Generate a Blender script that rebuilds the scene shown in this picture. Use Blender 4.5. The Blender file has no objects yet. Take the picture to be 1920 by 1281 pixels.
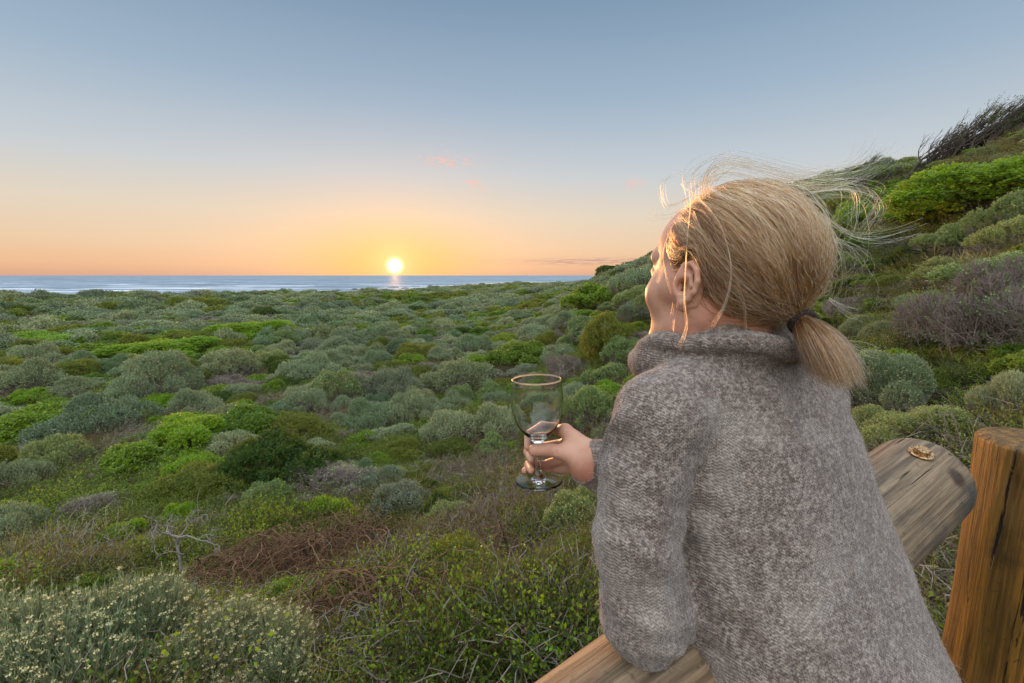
import bpy, math, random
import numpy as np
from mathutils import Vector, Matrix, noise as mnoise
R = math.radians
rng = np.random.default_rng(7)
random.seed(7)
sc = bpy.context.scene
LAND = WOMAN = True
COL = sc.collection

# ------------------------------------------------------------------ camera
FPX = 853.0                      # focal length in pixels of the 1920 wide photograph
PITCH = math.atan(124/853)
cam_d = bpy.data.cameras.new('camera'); cam = bpy.data.objects.new('camera', cam_d); COL.objects.link(cam)
cam_d.sensor_width = 36; cam_d.lens = 36*FPX/1920
cam_d.clip_start = 0.02; cam_d.clip_end = 90000
cam.location = (0, 0, 0); cam.rotation_euler = (R(90)-PITCH, 0, 0)
sc.camera = cam
CT, ST = math.cos(PITCH), math.sin(PITCH)
def P(u, v, d):
    """world point seen at pixel (u, v) of the 1920x1281 photograph, at depth d metres"""
    x = (u-960)/FPX*d; y = -(v-640.5)/FPX*d
    return np.array([x, CT*d+ST*y, -ST*d+CT*y])
def PX(p):
    p = np.asarray(p, float)
    d = p[..., 1]*CT-p[..., 2]*ST; y = p[..., 1]*ST+p[..., 2]*CT
    return 960+FPX*p[..., 0]/d, 640.5-FPX*y/d, d

# ------------------------------------------------------------------ world and sun
SUN_AZ, SUN_EL = math.atan((743-960)/853), R(1.15)
sdir = Vector((math.sin(SUN_AZ)*math.cos(SUN_EL), math.cos(SUN_AZ)*math.cos(SUN_EL), math.sin(SUN_EL)))
w = bpy.data.worlds.new('World'); sc.world = w; w.use_nodes = True
def lin(r, g, b):
    f = lambda c: (c/255/12.92) if c/255 <= .04045 else ((c/255+.055)/1.055)**2.4
    return (f(r), f(g), f(b), 1)
class NT:
    """small helper to write node trees"""
    def __init__(s, tree): s.t = tree; s.n = tree.nodes; s.l = tree.links; s.n.clear()
    def add(s, typ, ins=None, **kw):
        nd = s.n.new(typ)
        for k, v in kw.items(): setattr(nd, k, v)
        for k, v in (ins or {}).items(): s.put(nd.inputs[k], v)
        return nd
    def put(s, sock, v):
        if isinstance(v, bpy.types.NodeSocket): s.l.new(v, sock)
        elif isinstance(v, bpy.types.Node): s.l.new(v.outputs[0], sock)
        else: sock.default_value = v
    def m(s, op, a, b=None, c=None, clamp=False):
        nd = s.n.new('ShaderNodeMath'); nd.operation = op; nd.use_clamp = clamp
        for i, x in enumerate((a, b, c)):
            if x is not None: s.put(nd.inputs[i], x)
        return nd.outputs[0]
    def vm(s, op, a, b=None):
        nd = s.n.new('ShaderNodeVectorMath'); nd.operation = op
        s.put(nd.inputs[0], a)
        if b is not None: s.put(nd.inputs[3 if op == 'SCALE' else 1], b)
        return nd.outputs[1 if op in ('LENGTH', 'DOT_PRODUCT') else 0]
    def mix(s, f, a, b, blend='MIX'):
        nd = s.n.new('ShaderNodeMix'); nd.data_type = 'RGBA'; nd.blend_type = blend
        s.put(nd.inputs[0], f); s.put(nd.inputs[6], a); s.put(nd.inputs[7], b)
        return nd.outputs[2]
    def ramp(s, f, stops, interp='LINEAR'):
        nd = s.n.new('ShaderNodeValToRGB'); nd.color_ramp.interpolation = interp
        e = nd.color_ramp.elements
        while len(e) < len(stops): e.new(0.5)
        for i, (p, c) in enumerate(stops):
            e[i].position = p; e[i].color = c if len(c) == 4 else (*c, 1)
        s.put(nd.inputs[0], f); return nd.outputs[0]
    def rng(s, v, a, b, c=0., d=1., smooth=True):
        nd = s.n.new('ShaderNodeMapRange'); nd.interpolation_type = 'SMOOTHSTEP' if smooth else 'LINEAR'
        for i, x in enumerate((v, a, b, c, d)): s.put(nd.inputs[i], x)
        return nd.outputs[0]
    def noise(s, vec, scale, detail=3, rough=.5, dist=0., out=0):
        nd = s.add('ShaderNodeTexNoise', {'Scale': scale, 'Detail': detail, 'Roughness': rough, 'Distortion': dist})
        if vec is not None: s.put(nd.inputs['Vector'], vec)
        return nd.outputs[out]
q = NT(w.node_tree)
tc = q.add('ShaderNodeTexCoord'); D = q.vm('NORMALIZE', tc.outputs['Generated'])
sep = q.add('ShaderNodeSeparateXYZ', {0: D}); z = sep.outputs[2]
g = lambda c: c
base = q.ramp(q.m('MAXIMUM', z, 0.0), [
    (0.0, lin(216, 166, 138)), (.02, lin(234, 186, 146)), (.06, lin(232, 202, 170)), (.12, lin(222, 210, 192)),
    (.20, lin(196, 204, 210)), (.33, lin(158, 179, 199)), (.48, lin(124, 151, 177)), (.75, lin(96, 134, 172)), (1.0, lin(96, 134, 172))])
# glow round the sun
dd = q.vm('SUBTRACT', D, tuple(sdir))
ds = q.add('ShaderNodeSeparateXYZ', {0: dd})
def glow(sx, sz, powr=1.0):
    hx = q.m('ADD', q.m('POWER', q.m('ABSOLUTE', ds.outputs[0]), 2), q.m('POWER', q.m('ABSOLUTE', ds.outputs[1]), 2))
    e = q.m('ADD', q.m('DIVIDE', hx, sx*sx), q.m('DIVIDE', q.m('POWER', q.m('ABSOLUTE', ds.outputs[2]), 2), sz*sz))
    return q.m('EXPONENT', q.m('MULTIPLY', q.m('POWER', e, powr), -1))
wide = glow(.36, .15); mid = glow(.17, .070); core = glow(.034, .034, .62); disc = glow(.0115, .0115, 1.25)
c = q.mix(q.m('MULTIPLY', wide, .55), base, lin(252, 214, 176))
c = q.mix(q.m('MULTIPLY', mid, .85), c, lin(255, 194, 112))
c = q.mix(q.m('MULTIPLY', core, 1.), c, (1.0, .84, .40, 1))
c = q.mix(disc, c, (6., 4.6, 2.6, 1))
# thin high pink cloud wisps and a low bank
def wisp(azc, elc, sa, se, sc_, col, amt, th):
    global c
    a = q.m('SUBTRACT', sep.outputs[0], math.sin(azc)*math.cos(elc)); e_ = q.m('SUBTRACT', z, math.sin(elc))
    msk = q.m('EXPONENT', q.m('MULTIPLY', q.m('ADD', q.m('POWER', q.m('ABSOLUTE', q.m('DIVIDE', a, sa)), 2), q.m('POWER', q.m('ABSOLUTE', q.m('DIVIDE', e_, se)), 2)), -1))
    msk = q.m('MULTIPLY', msk, q.m('GREATER_THAN', sep.outputs[1], 0.))
    nv = q.add('ShaderNodeMapping', {0: D, 3: (1, 1, sc_[1])})
    nn = q.noise(nv.outputs[0], sc_[0], 5, .6)
    c = q.mix(q.m('MULTIPLY', q.m('MULTIPLY', msk, q.rng(nn, th, th+.22)), amt), c, col)
wisp(R(-7.6), R(13.2), .05, .012, (60, 3), lin(250, 190, 170), 1., .44)
wisp(R(-4.7), R(10.6), .02, .010, (60, 3), lin(250, 190, 170), .9, .42)
wisp(R(14.5), R(10.6), .016, .008, (70, 3), lin(250, 190, 170), 1., .40)
wisp(R(10), R(1.7), .16, .007, (30, 14), lin(176, 142, 150), .8, .38)
# unseen sky overhead and behind is boosted: added fill for woman and scrub
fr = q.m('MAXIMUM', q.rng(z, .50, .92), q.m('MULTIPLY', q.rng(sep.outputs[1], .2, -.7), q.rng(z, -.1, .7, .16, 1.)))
SKY_FILL = 5.0
gain = q.m('ADD', 1.0, q.m('MULTIPLY', fr, SKY_FILL-1))
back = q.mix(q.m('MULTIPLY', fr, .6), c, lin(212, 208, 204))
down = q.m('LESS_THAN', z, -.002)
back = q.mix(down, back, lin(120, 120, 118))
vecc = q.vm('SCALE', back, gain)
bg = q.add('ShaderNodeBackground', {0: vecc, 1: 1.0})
nish = q.add('ShaderNodeTexSky', sky_type='NISHITA', sun_disc=False, sun_elevation=SUN_EL, sun_rotation=SUN_AZ, altitude=10, air_density=1, dust_density=1.5, ozone_density=1)
bg2 = q.add('ShaderNodeBackground', {0: nish.outputs[0], 1: 0.015})
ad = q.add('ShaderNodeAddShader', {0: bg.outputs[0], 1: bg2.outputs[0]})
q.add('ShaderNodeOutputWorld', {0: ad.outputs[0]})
sl = bpy.data.lights.new('sun', 'SUN'); sl.energy = 3.5; sl.angle = R(.6); sl.color = (1, .48, .19)
so = bpy.data.objects.new('sun', sl); COL.objects.link(so)
so.rotation_euler = (-sdir).to_track_quat('-Z', 'Y').to_euler()
sc.view_settings.view_transform = 'Standard'; sc.view_settings.look = 'None'
sc.view_settings.exposure = 0; sc.view_settings.gamma = 1
sc.render.engine = 'CYCLES'
cy = sc.cycles
cy.max_bounces = 14; cy.diffuse_bounces = 2; cy.glossy_bounces = 6; cy.transmission_bounces = 14; cy.transparent_max_bounces = 8
cy.caustics_reflective = False; cy.caustics_refractive = False; cy.use_denoising = True
cy.sample_clamp_indirect = 4; cy.use_adaptive_sampling = True; cy.adaptive_threshold = .02

# ------------------------------------------------------------------ helpers
def tag(o, label=None, cat=None, group=None, kind=None):
    for k, v in (('label', label), ('category', cat), ('group', group), ('kind', kind)):
        if v: o[k] = v
    return o
def empty(name, loc=(0, 0, 0)):
    o = bpy.data.objects.new(name, None); COL.objects.link(o); o.location = loc; o.empty_display_size = .05
    return o
def link(me, name, mat=None, parent=None, loc=None):
    o = bpy.data.objects.new(name, me); COL.objects.link(o)
    if mat is not None and not me.materials: me.materials.append(mat)
    if parent is not None: o.parent = parent
    if loc is not None: o.location = loc
    return o
def mesh_np(name, V, F, smooth=False, mi=None):
    """mesh from vertex array and list of face arrays (each (n, k))"""
    me = bpy.data.meshes.new(name)
    V = np.asarray(V, np.float32)
    Fs = F if isinstance(F, list) else [F]
    Fs = [np.asarray(f, np.int32) for f in Fs if len(f)]
    loops = np.concatenate([f.ravel() for f in Fs]); tot = np.concatenate([np.full(len(f), f.shape[1], np.int32) for f in Fs])
    st = np.concatenate([[0], np.cumsum(tot)[:-1]]).astype(np.int32)
    me.vertices.add(len(V)); me.vertices.foreach_set('co', V.ravel())
    me.loops.add(len(loops)); me.loops.foreach_set('vertex_index', loops)
    me.polygons.add(len(tot)); me.polygons.foreach_set('loop_start', st)
    if mi is not None: me.polygons.foreach_set('material_index', np.asarray(mi, np.int32))
    me.update(calc_edges=True)
    me.polygons.foreach_set('use_smooth', np.full(len(tot), smooth))
    me.validate()
    return me
def unit(a): return a/np.maximum(np.linalg.norm(a, axis=-1, keepdims=True), 1e-9)
def diamonds(B, Dr, L, W, roll=None, mid=.5, fold=0., r=rng):
    """leaf quads: base, side, tip, side"""
    n = len(B); Dr = unit(Dr); ref = unit(r.normal(size=(n, 3)))
    S = unit(np.cross(Dr, ref)); L = np.broadcast_to(np.asarray(L, float), (n,))[:, None]; W = np.broadcast_to(np.asarray(W, float), (n,))[:, None]
    N = np.cross(S, Dr)
    M = B+Dr*L*mid
    V = np.stack([B, M+S*W/2+N*W*fold, B+Dr*L, M-S*W/2+N*W*fold], 1).reshape(-1, 3)
    return V, np.arange(4*n).reshape(n, 4)
def tubes(A, B, ra, rb, k=3):
    """n tapered k-sided sticks from A to B"""
    n = len(A); Dr = unit(B-A); ref = np.where(np.abs(Dr[:, 2:3]) > .9, [[1., 0, 0]], [[0, 0, 1.]])
    S = unit(np.cross(Dr, ref)); T = np.cross(Dr, S)
    ra = np.broadcast_to(np.asarray(ra, float), (n,)); rb = np.broadcast_to(np.asarray(rb, float), (n,))
    an = np.arange(k)*2*np.pi/k
    ring = np.cos(an)[None, :, None]*S[:, None]+np.sin(an)[None, :, None]*T[:, None]
    V = np.concatenate([A[:, None]+ring*ra[:, None, None], B[:, None]+ring*rb[:, None, None]], 1).reshape(-1, 3)
    i = np.arange(k); j = (i+1) % k
    f = np.stack([i, j, j+k, i+k], 1)
    F = (f[None]+(np.arange(n)*2*k)[:, None, None]).reshape(-1, 4)
    return V, F
def polytube(pts, rad, k=6, cap=True):
    """one tube along a polyline"""
    pts = np.asarray(pts, float); n = len(pts); rad = np.broadcast_to(np.asarray(rad, float), (n,))
    T = unit(np.gradient(pts, axis=0)); s = np.cross(T[0], [0, 0, 1.]); 
    if np.linalg.norm(s) < .1: s = np.cross(T[0], [1., 0, 0])
    s = s/np.linalg.norm(s); V = []
    for i in range(n):
        s = s-T[i]*s.dot(T[i]); s /= np.linalg.norm(s); t = np.cross(T[i], s)
        a = np.arange(k)*2*np.pi/k
        V.append(pts[i]+rad[i]*(np.cos(a)[:, None]*s+np.sin(a)[:, None]*t))
    V = np.concatenate(V); F = []
    for i in range(n-1):
        for j in range(k):
            F.append((i*k+j, i*k+(j+1) % k, (i+1)*k+(j+1) % k, (i+1)*k+j))
    return V, np.array(F)
class MB:
    """collects pieces of different materials into one mesh"""
    def __init__(s): s.V = []; s.F = []; s.M = []; s.n = 0
    def add(s, V, F, m=0):
        s.V.append(V); F = np.asarray(F)
        if len(F): s.F.append(F+s.n); s.M.append(np.full(len(F), m))
        s.n += len(V)
    def mesh(s, name, mats, smooth=False):
        me = mesh_np(name, np.concatenate(s.V), s.F, smooth, np.concatenate(s.M))
        for m in mats: me.materials.append(m)
        return me
def mat_new(name):
    m = bpy.data.materials.new(name); m.use_nodes = True; return m, NT(m.node_tree)
def out(q, sh, disp=None):
    o = q.add('ShaderNodeOutputMaterial', {0: sh})
    if disp is not None: q.put(o.inputs[2], disp)

# ------------------------------------------------------------------ materials of the land
def leaf_mat(name, cols, transl=.35, island=.35, rough=.55, spec=.25, objvar=.25):
    m, q = mat_new(name)
    oi = q.add('ShaderNodeObjectInfo'); gi = q.add('ShaderNodeNewGeometry')
    base = q.ramp(oi.outputs['Random'], [(i/max(1, len(cols)-1), lin(*c)) for i, c in enumerate(cols)])
    tcg = q.add('ShaderNodeTexCoord')
    n = q.noise(tcg.outputs['Object'], 3.2, 2)
    v = q.m('ADD', q.m('MULTIPLY', gi.outputs['Random Per Island'], island), 1-island*.5)
    v = q.m('MULTIPLY', v, q.m('ADD', .75, q.m('MULTIPLY', n, .5)))
    hsv = q.add('ShaderNodeHueSaturation', {'Hue': q.m('ADD', .5-.02, q.m('MULTIPLY', n, .04)), 'Saturation': q.m('ADD', .88, q.m('MULTIPLY', gi.outputs['Random Per Island'], .25)), 'Value': v, 'Color': base})
    pb = q.add('ShaderNodeBsdfPrincipled', {'Base Color': hsv.outputs[0], 'Roughness': rough, 'Specular IOR Level': spec})
    tr = q.add('ShaderNodeBsdfTranslucent', {0: q.mix(.5, hsv.outputs[0], lin(150, 160, 60), 'MIX')})
    mx = q.add('ShaderNodeMixShader', {0: transl, 1: pb.outputs[0], 2: tr.outputs[0]})
    out(q, mx.outputs[0]); return m
def bark_mat(name, c1, c2, sc_=30, rough=.85):
    m, q = mat_new(name); tcg = q.add('ShaderNodeTexCoord'); gi = q.add('ShaderNodeNewGeometry')
    n = q.noise(tcg.outputs['Object'], sc_, 4)
    c = q.mix(q.m('ADD', q.m('MULTIPLY', n, .7), q.m('MULTIPLY', gi.outputs['Random Per Island'], .4), clamp=True), lin(*c1), lin(*c2))
    pb = q.add('ShaderNodeBsdfPrincipled', {'Base Color': c, 'Roughness': rough, 'Specular IOR Level': .2})
    out(q, pb.outputs[0]); return m
M = {}
M['silver'] = leaf_mat('silver_leaves', [(108, 130, 92), (134, 146, 112), (120, 126, 88), (150, 156, 116), (98, 118, 88), (126, 128, 108)], .15, .6)
M['sage'] = leaf_mat('sage_leaves', [(108, 130, 80), (124, 144, 90), (142, 150, 92), (98, 122, 80)], .25, .6)
M['tipcream'] = leaf_mat('cream_flower_heads', [(196, 180, 128), (204, 188, 138)], .2, .2)
M['green'] = leaf_mat('green_leaves', [(86, 114, 34), (116, 142, 42), (72, 104, 36), (134, 148, 46)], .35, .6, .45, .35)
M['bright'] = leaf_mat('bright_green_leaves', [(112, 148, 36), (126, 158, 42)], .45, .35, .45, .35)
M['dark'] = leaf_mat('dark_green_leaves', [(48, 74, 28), (56, 80, 36), (70, 90, 38)], .35, .45)
M['olive'] = leaf_mat('olive_leaves', [(96, 106, 42), (116, 116, 46), (82, 98, 42)], .35, .45)
M['twig'] = bark_mat('grey_twigs', (92, 84, 74), (146, 134, 120))
M['twig_brown'] = bark_mat('brown_twigs', (70, 50, 36), (120, 90, 66))
M['mauve'] = bark_mat('mauve_twigs', (104, 92, 84), (140, 126, 116))
M['deadleaf'] = leaf_mat('dead_brown_leaves', [(86, 54, 38), (108, 70, 50)], .2, .8)
M['vine'] = bark_mat('dry_vine', (44, 32, 23), (128, 98, 72), 12)
M['white_wood'] = bark_mat('bleached_wood', (92, 87, 82), (146, 140, 132), 18)
M['straw'] = leaf_mat('dry_grass', [(150, 136, 96), (134, 126, 84)], .3, .4)

# ------------------------------------------------------------------ terrain
CP = np.array([(0, 0, -1.45), (.45, .3, -1.45), (.9, .2, -1.45), (-.5, -.6, -1.45), (0, 1.5, -1.95), (-1.6, 1.5, -2.0), (-2.5, 2.5, -2.35), (0, 2.5, -2.3), (0, 4.2, -3.05), (-4, 4, -3.2), (-1, 6.5, -3.9), (-6, 7, -4.1), (0, 11, -4.7), (-12, 12, -4.8),
 (0, 20, -5.1), (-20, 20, -5.1), (1.5, 2.4, -1.95), (2.2, 2.2, -1.45), (3, 3, -1.25), (4, 5, -1.0), (2.2, 5, -2.3), (8, 5, 1.2), (8, 10, .6), (5, 10, -1.7), (2.5, 10, -3.6), (14, 12, 3.6), (18, 10, 4.2),
 (16, 25, 4.6), (10, 25, 1.2), (5, 25, -3.2), (16, 42, 3.2), (10, 42, -.6), (4, 42, -4.2), (16, 60, 1.3), (8, 60, -2.8), (1, 60, -5.0), (20, 90, -.6), (8, 90, -4.2), (17, 137, -3.6), (0, 90, -5.2), (0, 140, -5.6),
 (-40, 40, -5.2), (-90, 90, -5.4), (-40, 100, -5.3), (-140, 140, -6), (35, 20, 5.5), (35, 50, 5), (40, 90, 4), (60, 140, 1), (4, -3, -.9), (-3, -4, -1.6), (12, -5, 3), (-12, -6, -4), (-40, -20, -5), (40, -20, 9), (0, -30, -2), (-12, 3, -4.5), (-80, 30, -5.2)], float)
def _ph(r): return r
_A = _ph(np.linalg.norm(CP[:, None, :2]-CP[None, :, :2], axis=2)); _n = len(CP)
_Pm = np.c_[np.ones(_n), CP[:, :2]]
_K = np.block([[_A, _Pm], [_Pm.T, np.zeros((3, 3))]])
_w = np.linalg.solve(_K, np.r_[CP[:, 2], 0, 0, 0])
def vnoise(X, Y, s, seed=0):
    """cheap smooth value noise on arrays"""
    x = X/s+seed*17.3; y = Y/s-seed*9.1; xi = np.floor(x); yi = np.floor(y); fx = x-xi; fy = y-yi
    fx = fx*fx*(3-2*fx); fy = fy*fy*(3-2*fy)
    def h(a, b):
        t = np.sin(a*127.1+b*311.7+seed*74.7)*43758.5453; return t-np.floor(t)
    return (h(xi, yi)*(1-fx)+h(xi+1, yi)*fx)*(1-fy)+(h(xi, yi+1)*(1-fx)+h(xi+1, yi+1)*fx)*fy
SHX = np.array([-900, -210, -120, -92, -74, -62, -40, 0, 130, 400]); SHY = np.array([120, 188, 205, 226, 285, 360, 520, 600, 650, 500])
def T(X, Y):
    X = np.asarray(X, float); Y = np.asarray(Y, float); sh = X.shape; x = X.ravel(); y = Y.ravel()
    o = np.zeros(len(x))
    for i in range(0, len(x), 200000):
        p = np.c_[x[i:i+200000], y[i:i+200000]]
        o[i:i+200000] = _ph(np.linalg.norm(p[:, None]-CP[None, :, :2], axis=2)).dot(_w[:_n])+_w[_n]+p.dot(_w[_n+1:])
    r = np.hypot(x, y)
    far = np.clip((r-110)/60, 0, 1); far = far*far*(3-2*far)
    fl = -5.6-(r-110)*.0022
    tsky = np.interp(x/np.maximum(y, 1), [-1.2, -.55, -.4, -.24, -.08, .05, .3], [.048, .045, .042, .036, .021, .016, .012])
    fl = np.maximum(np.minimum(fl, -tsky*y-1.0), -8.7)
    hill = np.exp(-((x-60)/40)**2)*5*np.clip(1-(y-100)/250, 0, 1)*(x > -200)
    o = o*(1-far)+(fl+hill*(x > 15)*np.clip((x-15)/25, 0, 1))*far
    amp = np.clip(r/14, .15, 1)
    o += amp*(.7*(vnoise(x, y, 7, 1)-.5)+.35*(vnoise(x, y, 2.8, 2)-.5))+np.clip(r/60-.3, 0, 1.)*(vnoise(x, y, 24, 3)-.6)*1.2
    # beach and sea floor beyond the coast line
    sd = np.interp(x, SHX, SHY)+10*(vnoise(x, y, 30, 5)-.5)+6*(vnoise(x, y, 9, 6)-.5)
    s = np.clip((y-sd+22)/30, 0, 1.6)
    o = np.where(y > 60, o*(1-np.clip(s, 0, 1))+np.clip(s, 0, 1)*(-9.1)-np.clip(s-1, 0, 1)*3, o)
    return o.reshape(sh)
SEA_Z = -9.0
def ground_hit(u, v):
    d = P(u, v, 1.0); t = np.geomspace(1.0, 900, 6000)
    p = d[None]*t[:, None]; g_ = T(p[:, 0], p[:, 1]); k = np.argmax(p[:, 2] < g_)
    return p[k] if p[k, 2] < g_[k] else None
def make_ground():
    nr, na = 420, 560
    r = np.r_[0, np.geomspace(.35, 1300, nr-1)]; a = np.linspace(0, 2*np.pi, na, endpoint=False)
    Rr, Aa = np.meshgrid(r, a, indexing='ij'); X = Rr*np.sin(Aa); Y = Rr*np.cos(Aa); Z = T(X, Y)
    Z = np.where(Rr > 1250, -14, Z)
    i = np.arange(nr-1)[:, None]*na; j = np.arange(na)[None]; j2 = (j+1) % na
    F = np.stack([i+j, i+na+j, i+na+j2, i+j2], 2).reshape(-1, 4)[:, ::-1]
    me = mesh_np('ground', np.stack([X, Y, Z], 2).reshape(-1, 3), F, True)
    m, q = mat_new('scrubland_soil'); g_ = q.add('ShaderNodeTexCoord').outputs['Object']
    n1 = q.noise(g_, .35, 5, .6); n2 = q.noise(g_, 9, 6, .7); n3 = q.noise(g_, 70, 4, .7)
    c = q.mix(q.rng(n1, .35, .65), lin(56, 50, 34), lin(80, 70, 50))
    c = q.mix(q.rng(n2, .4, .62), c, lin(44, 50, 26))
    c = q.mix(q.rng(n3, .52, .68), c, lin(122, 112, 92))
    sz = q.add('ShaderNodeSeparateXYZ', {0: g_})
    c = q.mix(q.m('MULTIPLY', q.rng(sz.outputs[2], -8.0, -8.7), q.rng(n1, .35, .5)), c, lin(196, 182, 158))
    bp = q.add('ShaderNodeBump', {'Strength': .9, 'Distance': .05, 'Height': q.m('ADD', n2, n3)})
    pb = q.add('ShaderNodeBsdfPrincipled', {'Base Color': c, 'Roughness': .95, 'Normal': bp.outputs[0], 'Specular IOR Level': .1})
    out(q, pb.outputs[0])
    tag(link(me, 'ground', m), kind='structure')
def make_sea():
    xs = np.r_[-40000, -8000, np.linspace(-2000, 2000, 60), 8000, 40000]; ys = np.r_[60, np.geomspace(120, 45000, 90)]
    X, Y = np.meshgrid(xs, ys, indexing='ij'); nx, ny = X.shape
    i = np.arange(nx-1)[:, None]*ny; j = np.arange(ny-1)[None]
    F = np.stack([i+j, i+ny+j, i+ny+j+1, i+j+1], 2).reshape(-1, 4)
    me = mesh_np('sea', np.stack([X, Y, np.full_like(X, SEA_Z)], 2).reshape(-1, 3), F, True)
    m, q = mat_new('sea_water'); g_ = q.add('ShaderNodeNewGeometry').outputs['Position']
    mp = q.add('ShaderNodeMapping', {0: g_, 2: (0, 0, R(12)), 3: (.30, 1, 1)}).outputs[0]
    sp = q.add('ShaderNodeSeparateXYZ', {0: g_})
    n1 = q.noise(mp, .045, 6, .62, .6); n2 = q.noise(mp, .8, 5, .65)
    # wave slope that reads at a grazing view: tilt towards and away from the shore
    bp = q.add('ShaderNodeBump', {'Strength': .9, 'Distance': 5.0, 'Height': q.m('ADD', q.m('MULTIPLY', n1, 1.6), q.m('MULTIPLY', n2, .22))})
    nf = q.noise(q.add('ShaderNodeMapping', {0: g_, 2: (0, 0, R(8)), 3: (.012, .055, 1)}).outputs[0], 1.0, 7, .62, .8)
    near = q.rng(sp.outputs[1], 1000, 200)
    fth = q.m('SUBTRACT', .66, q.m('MULTIPLY', near, .13)); foam = q.rng(nf, fth, q.m('ADD', fth, .05))
    pb = q.add('ShaderNodeBsdfPrincipled', {'Base Color': lin(134, 146, 152), 'Roughness': .6, 'Specular IOR Level': .28, 'IOR': 1.33, 'Normal': bp.outputs[0]})
    fb = q.add('ShaderNodeBsdfDiffuse', {0: lin(225, 225, 225)})
    wd = q.add('ShaderNodeBsdfDiffuse', {0: q.mix(q.rng(n1, .35, .62), lin(92, 110, 122), lin(140, 152, 160))})
    pb = q.add('ShaderNodeMixShader', {0: .16, 1: wd.outputs[0], 2: pb.outputs[0]})
    mx = q.add('ShaderNodeMixShader', {0: q.m('MULTIPLY', foam, .85), 1: pb.outputs[0], 2: fb.outputs[0]})
    out(q, mx.outputs[0])
    tag(link(me, 'sea', m), kind='structure')
make_ground(); make_sea()

# ------------------------------------------------------------------ plants: prototype meshes
def lobes(r, H, n, rs):
    """overlapping spheres making a mound of radius r and height H"""
    L = [(0, 0, H*.36, r*.52)]
    for i in range(n*3):
        a = rs.uniform(0, 2*np.pi); k = rs.uniform(.2, .84)
        lr = r*rs.uniform(.15, .36)
        L.append((math.cos(a)*r*k, math.sin(a)*r*k, H*(1-k*k*.9)*rs.uniform(.45, .86), lr))
    return np.array(L)
def lobe_points(L, n, rs, zmin=.02, upb=.0):
    """points and normals on the outer surface of a union of spheres, above the ground"""
    P_, N_ = [], []
    wgt = L[:, 3]**2; wgt /= wgt.sum()
    while sum(map(len, P_)) < n:
        k = rs.choice(len(L), n, p=wgt); nn = unit(rs.normal(size=(n, 3))); nn[:, 2] = np.abs(nn[:, 2])*np.where(rs.random(n) < .2, -1, 1)
        p = L[k, :3]+nn*L[k, 3:4]
        ok = p[:, 2] > zmin
        dist = np.linalg.norm(p[:, None]-L[None, :, :3], axis=2)-L[None, :, 3]
        dist[np.arange(n), k] = 1; ok &= dist.min(1) > -.03
        P_.append(p[ok]); N_.append(nn[ok])
    return np.concatenate(P_)[:n], np.concatenate(N_)[:n]
def sprigs(mb, P0, N0, rs, up, L, leaves, ll, lw, spread, mat=0, jit=.25, stem_r=0, smat=1, tip=None, tipmat=2, taper=.6):
    """leafy sprigs starting at P0 and growing along the normal bent upwards"""
    n = len(P0); D0 = unit(N0+np.array([0, 0, up])+rs.normal(size=(n, 3))*jit)
    Ls = L*rs.uniform(.55, 1.3, n)*np.where(rs.random(n) < .14, 1.6, 1); B0 = P0-D0*Ls[:, None]*.55
    t = (np.arange(leaves)+rs.uniform(0, .6, (n, leaves)))/leaves
    B = B0[:, None]+D0[:, None]*(t*Ls[:, None])[..., None]
    S = unit(np.cross(D0, rs.normal(size=(n, 3)))); T_ = np.cross(D0, S)
    an = np.arange(leaves)[None]*2.4+rs.uniform(0, 6, (n, 1))
    side = np.cos(an)[..., None]*S[:, None]+np.sin(an)[..., None]*T_[:, None]
    sp = spread*(1-.55*t)[..., None]
    Dl = unit(D0[:, None]*(1-sp*.5)+side*sp+rs.normal(size=(n, leaves, 3))*.12)
    V, F = diamonds(B.reshape(-1, 3), Dl.reshape(-1, 3), (ll*rs.uniform(.7, 1.2, (n, leaves))*(1-(1-taper)*t)).ravel(), (lw*rs.uniform(.8, 1.2, (n, leaves))).ravel(), mid=.55, fold=.15, r=rs)
    mb.add(V, F, mat)
    if stem_r:
        V, F = tubes(B0, B0+D0*Ls[:, None], stem_r, stem_r*.6); mb.add(V, F, smat)
    if tip:
        k = rs.random(n) < tip[1]; C = (B0+D0*Ls[:, None])[k]; m_ = len(C); s = tip[0]*rs.uniform(.6, 1.15, m_)
        for a in range(7):       # a small domed cluster of florets
            an = a*2*np.pi/6; off = np.zeros((m_, 3)) if a == 6 else np.c_[np.cos(an)*s*.5, np.sin(an)*s*.5, -s*.12]
            V, F = diamonds(C+off-np.array([0, 0, .1])*s[:, None]+np.c_[-s*.3, s*0, s*0], np.tile([1., 0, .12], (m_, 1))+rs.normal(size=(m_, 3))*.2, s*.62, s*.5, r=rs)
            mb.add(V, F, tipmat)
def woody(mb, L, rs, n, rad, mat=1):
    """bare limbs from the root to inside the lobes, and twigs"""
    k = rs.integers(0, len(L), n); tgt = L[k, :3]+unit(rs.normal(size=(n, 3)))*L[k, 3:4]*rs.uniform(.3, .95, (n, 1)); tgt[:, 2] = np.abs(tgt[:, 2])
    root = rs.normal(size=(n, 3))*np.array([.12, .12, 0]); mid = root*.4+tgt*.55; mid[:, 2] *= .75; mid += rs.normal(size=(n, 3))*rad*5
    V, F = tubes(root, mid, rad, rad*.7); mb.add(V, F, mat); V, F = tubes(mid, tgt, rad*.7, rad*.3); mb.add(V, F, mat)
PROTO = {}
def reg(key, mb, mats, wood=None):
    PROTO.setdefault(key, []).append((mb.mesh(key+'_foliage', mats), wood))
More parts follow.
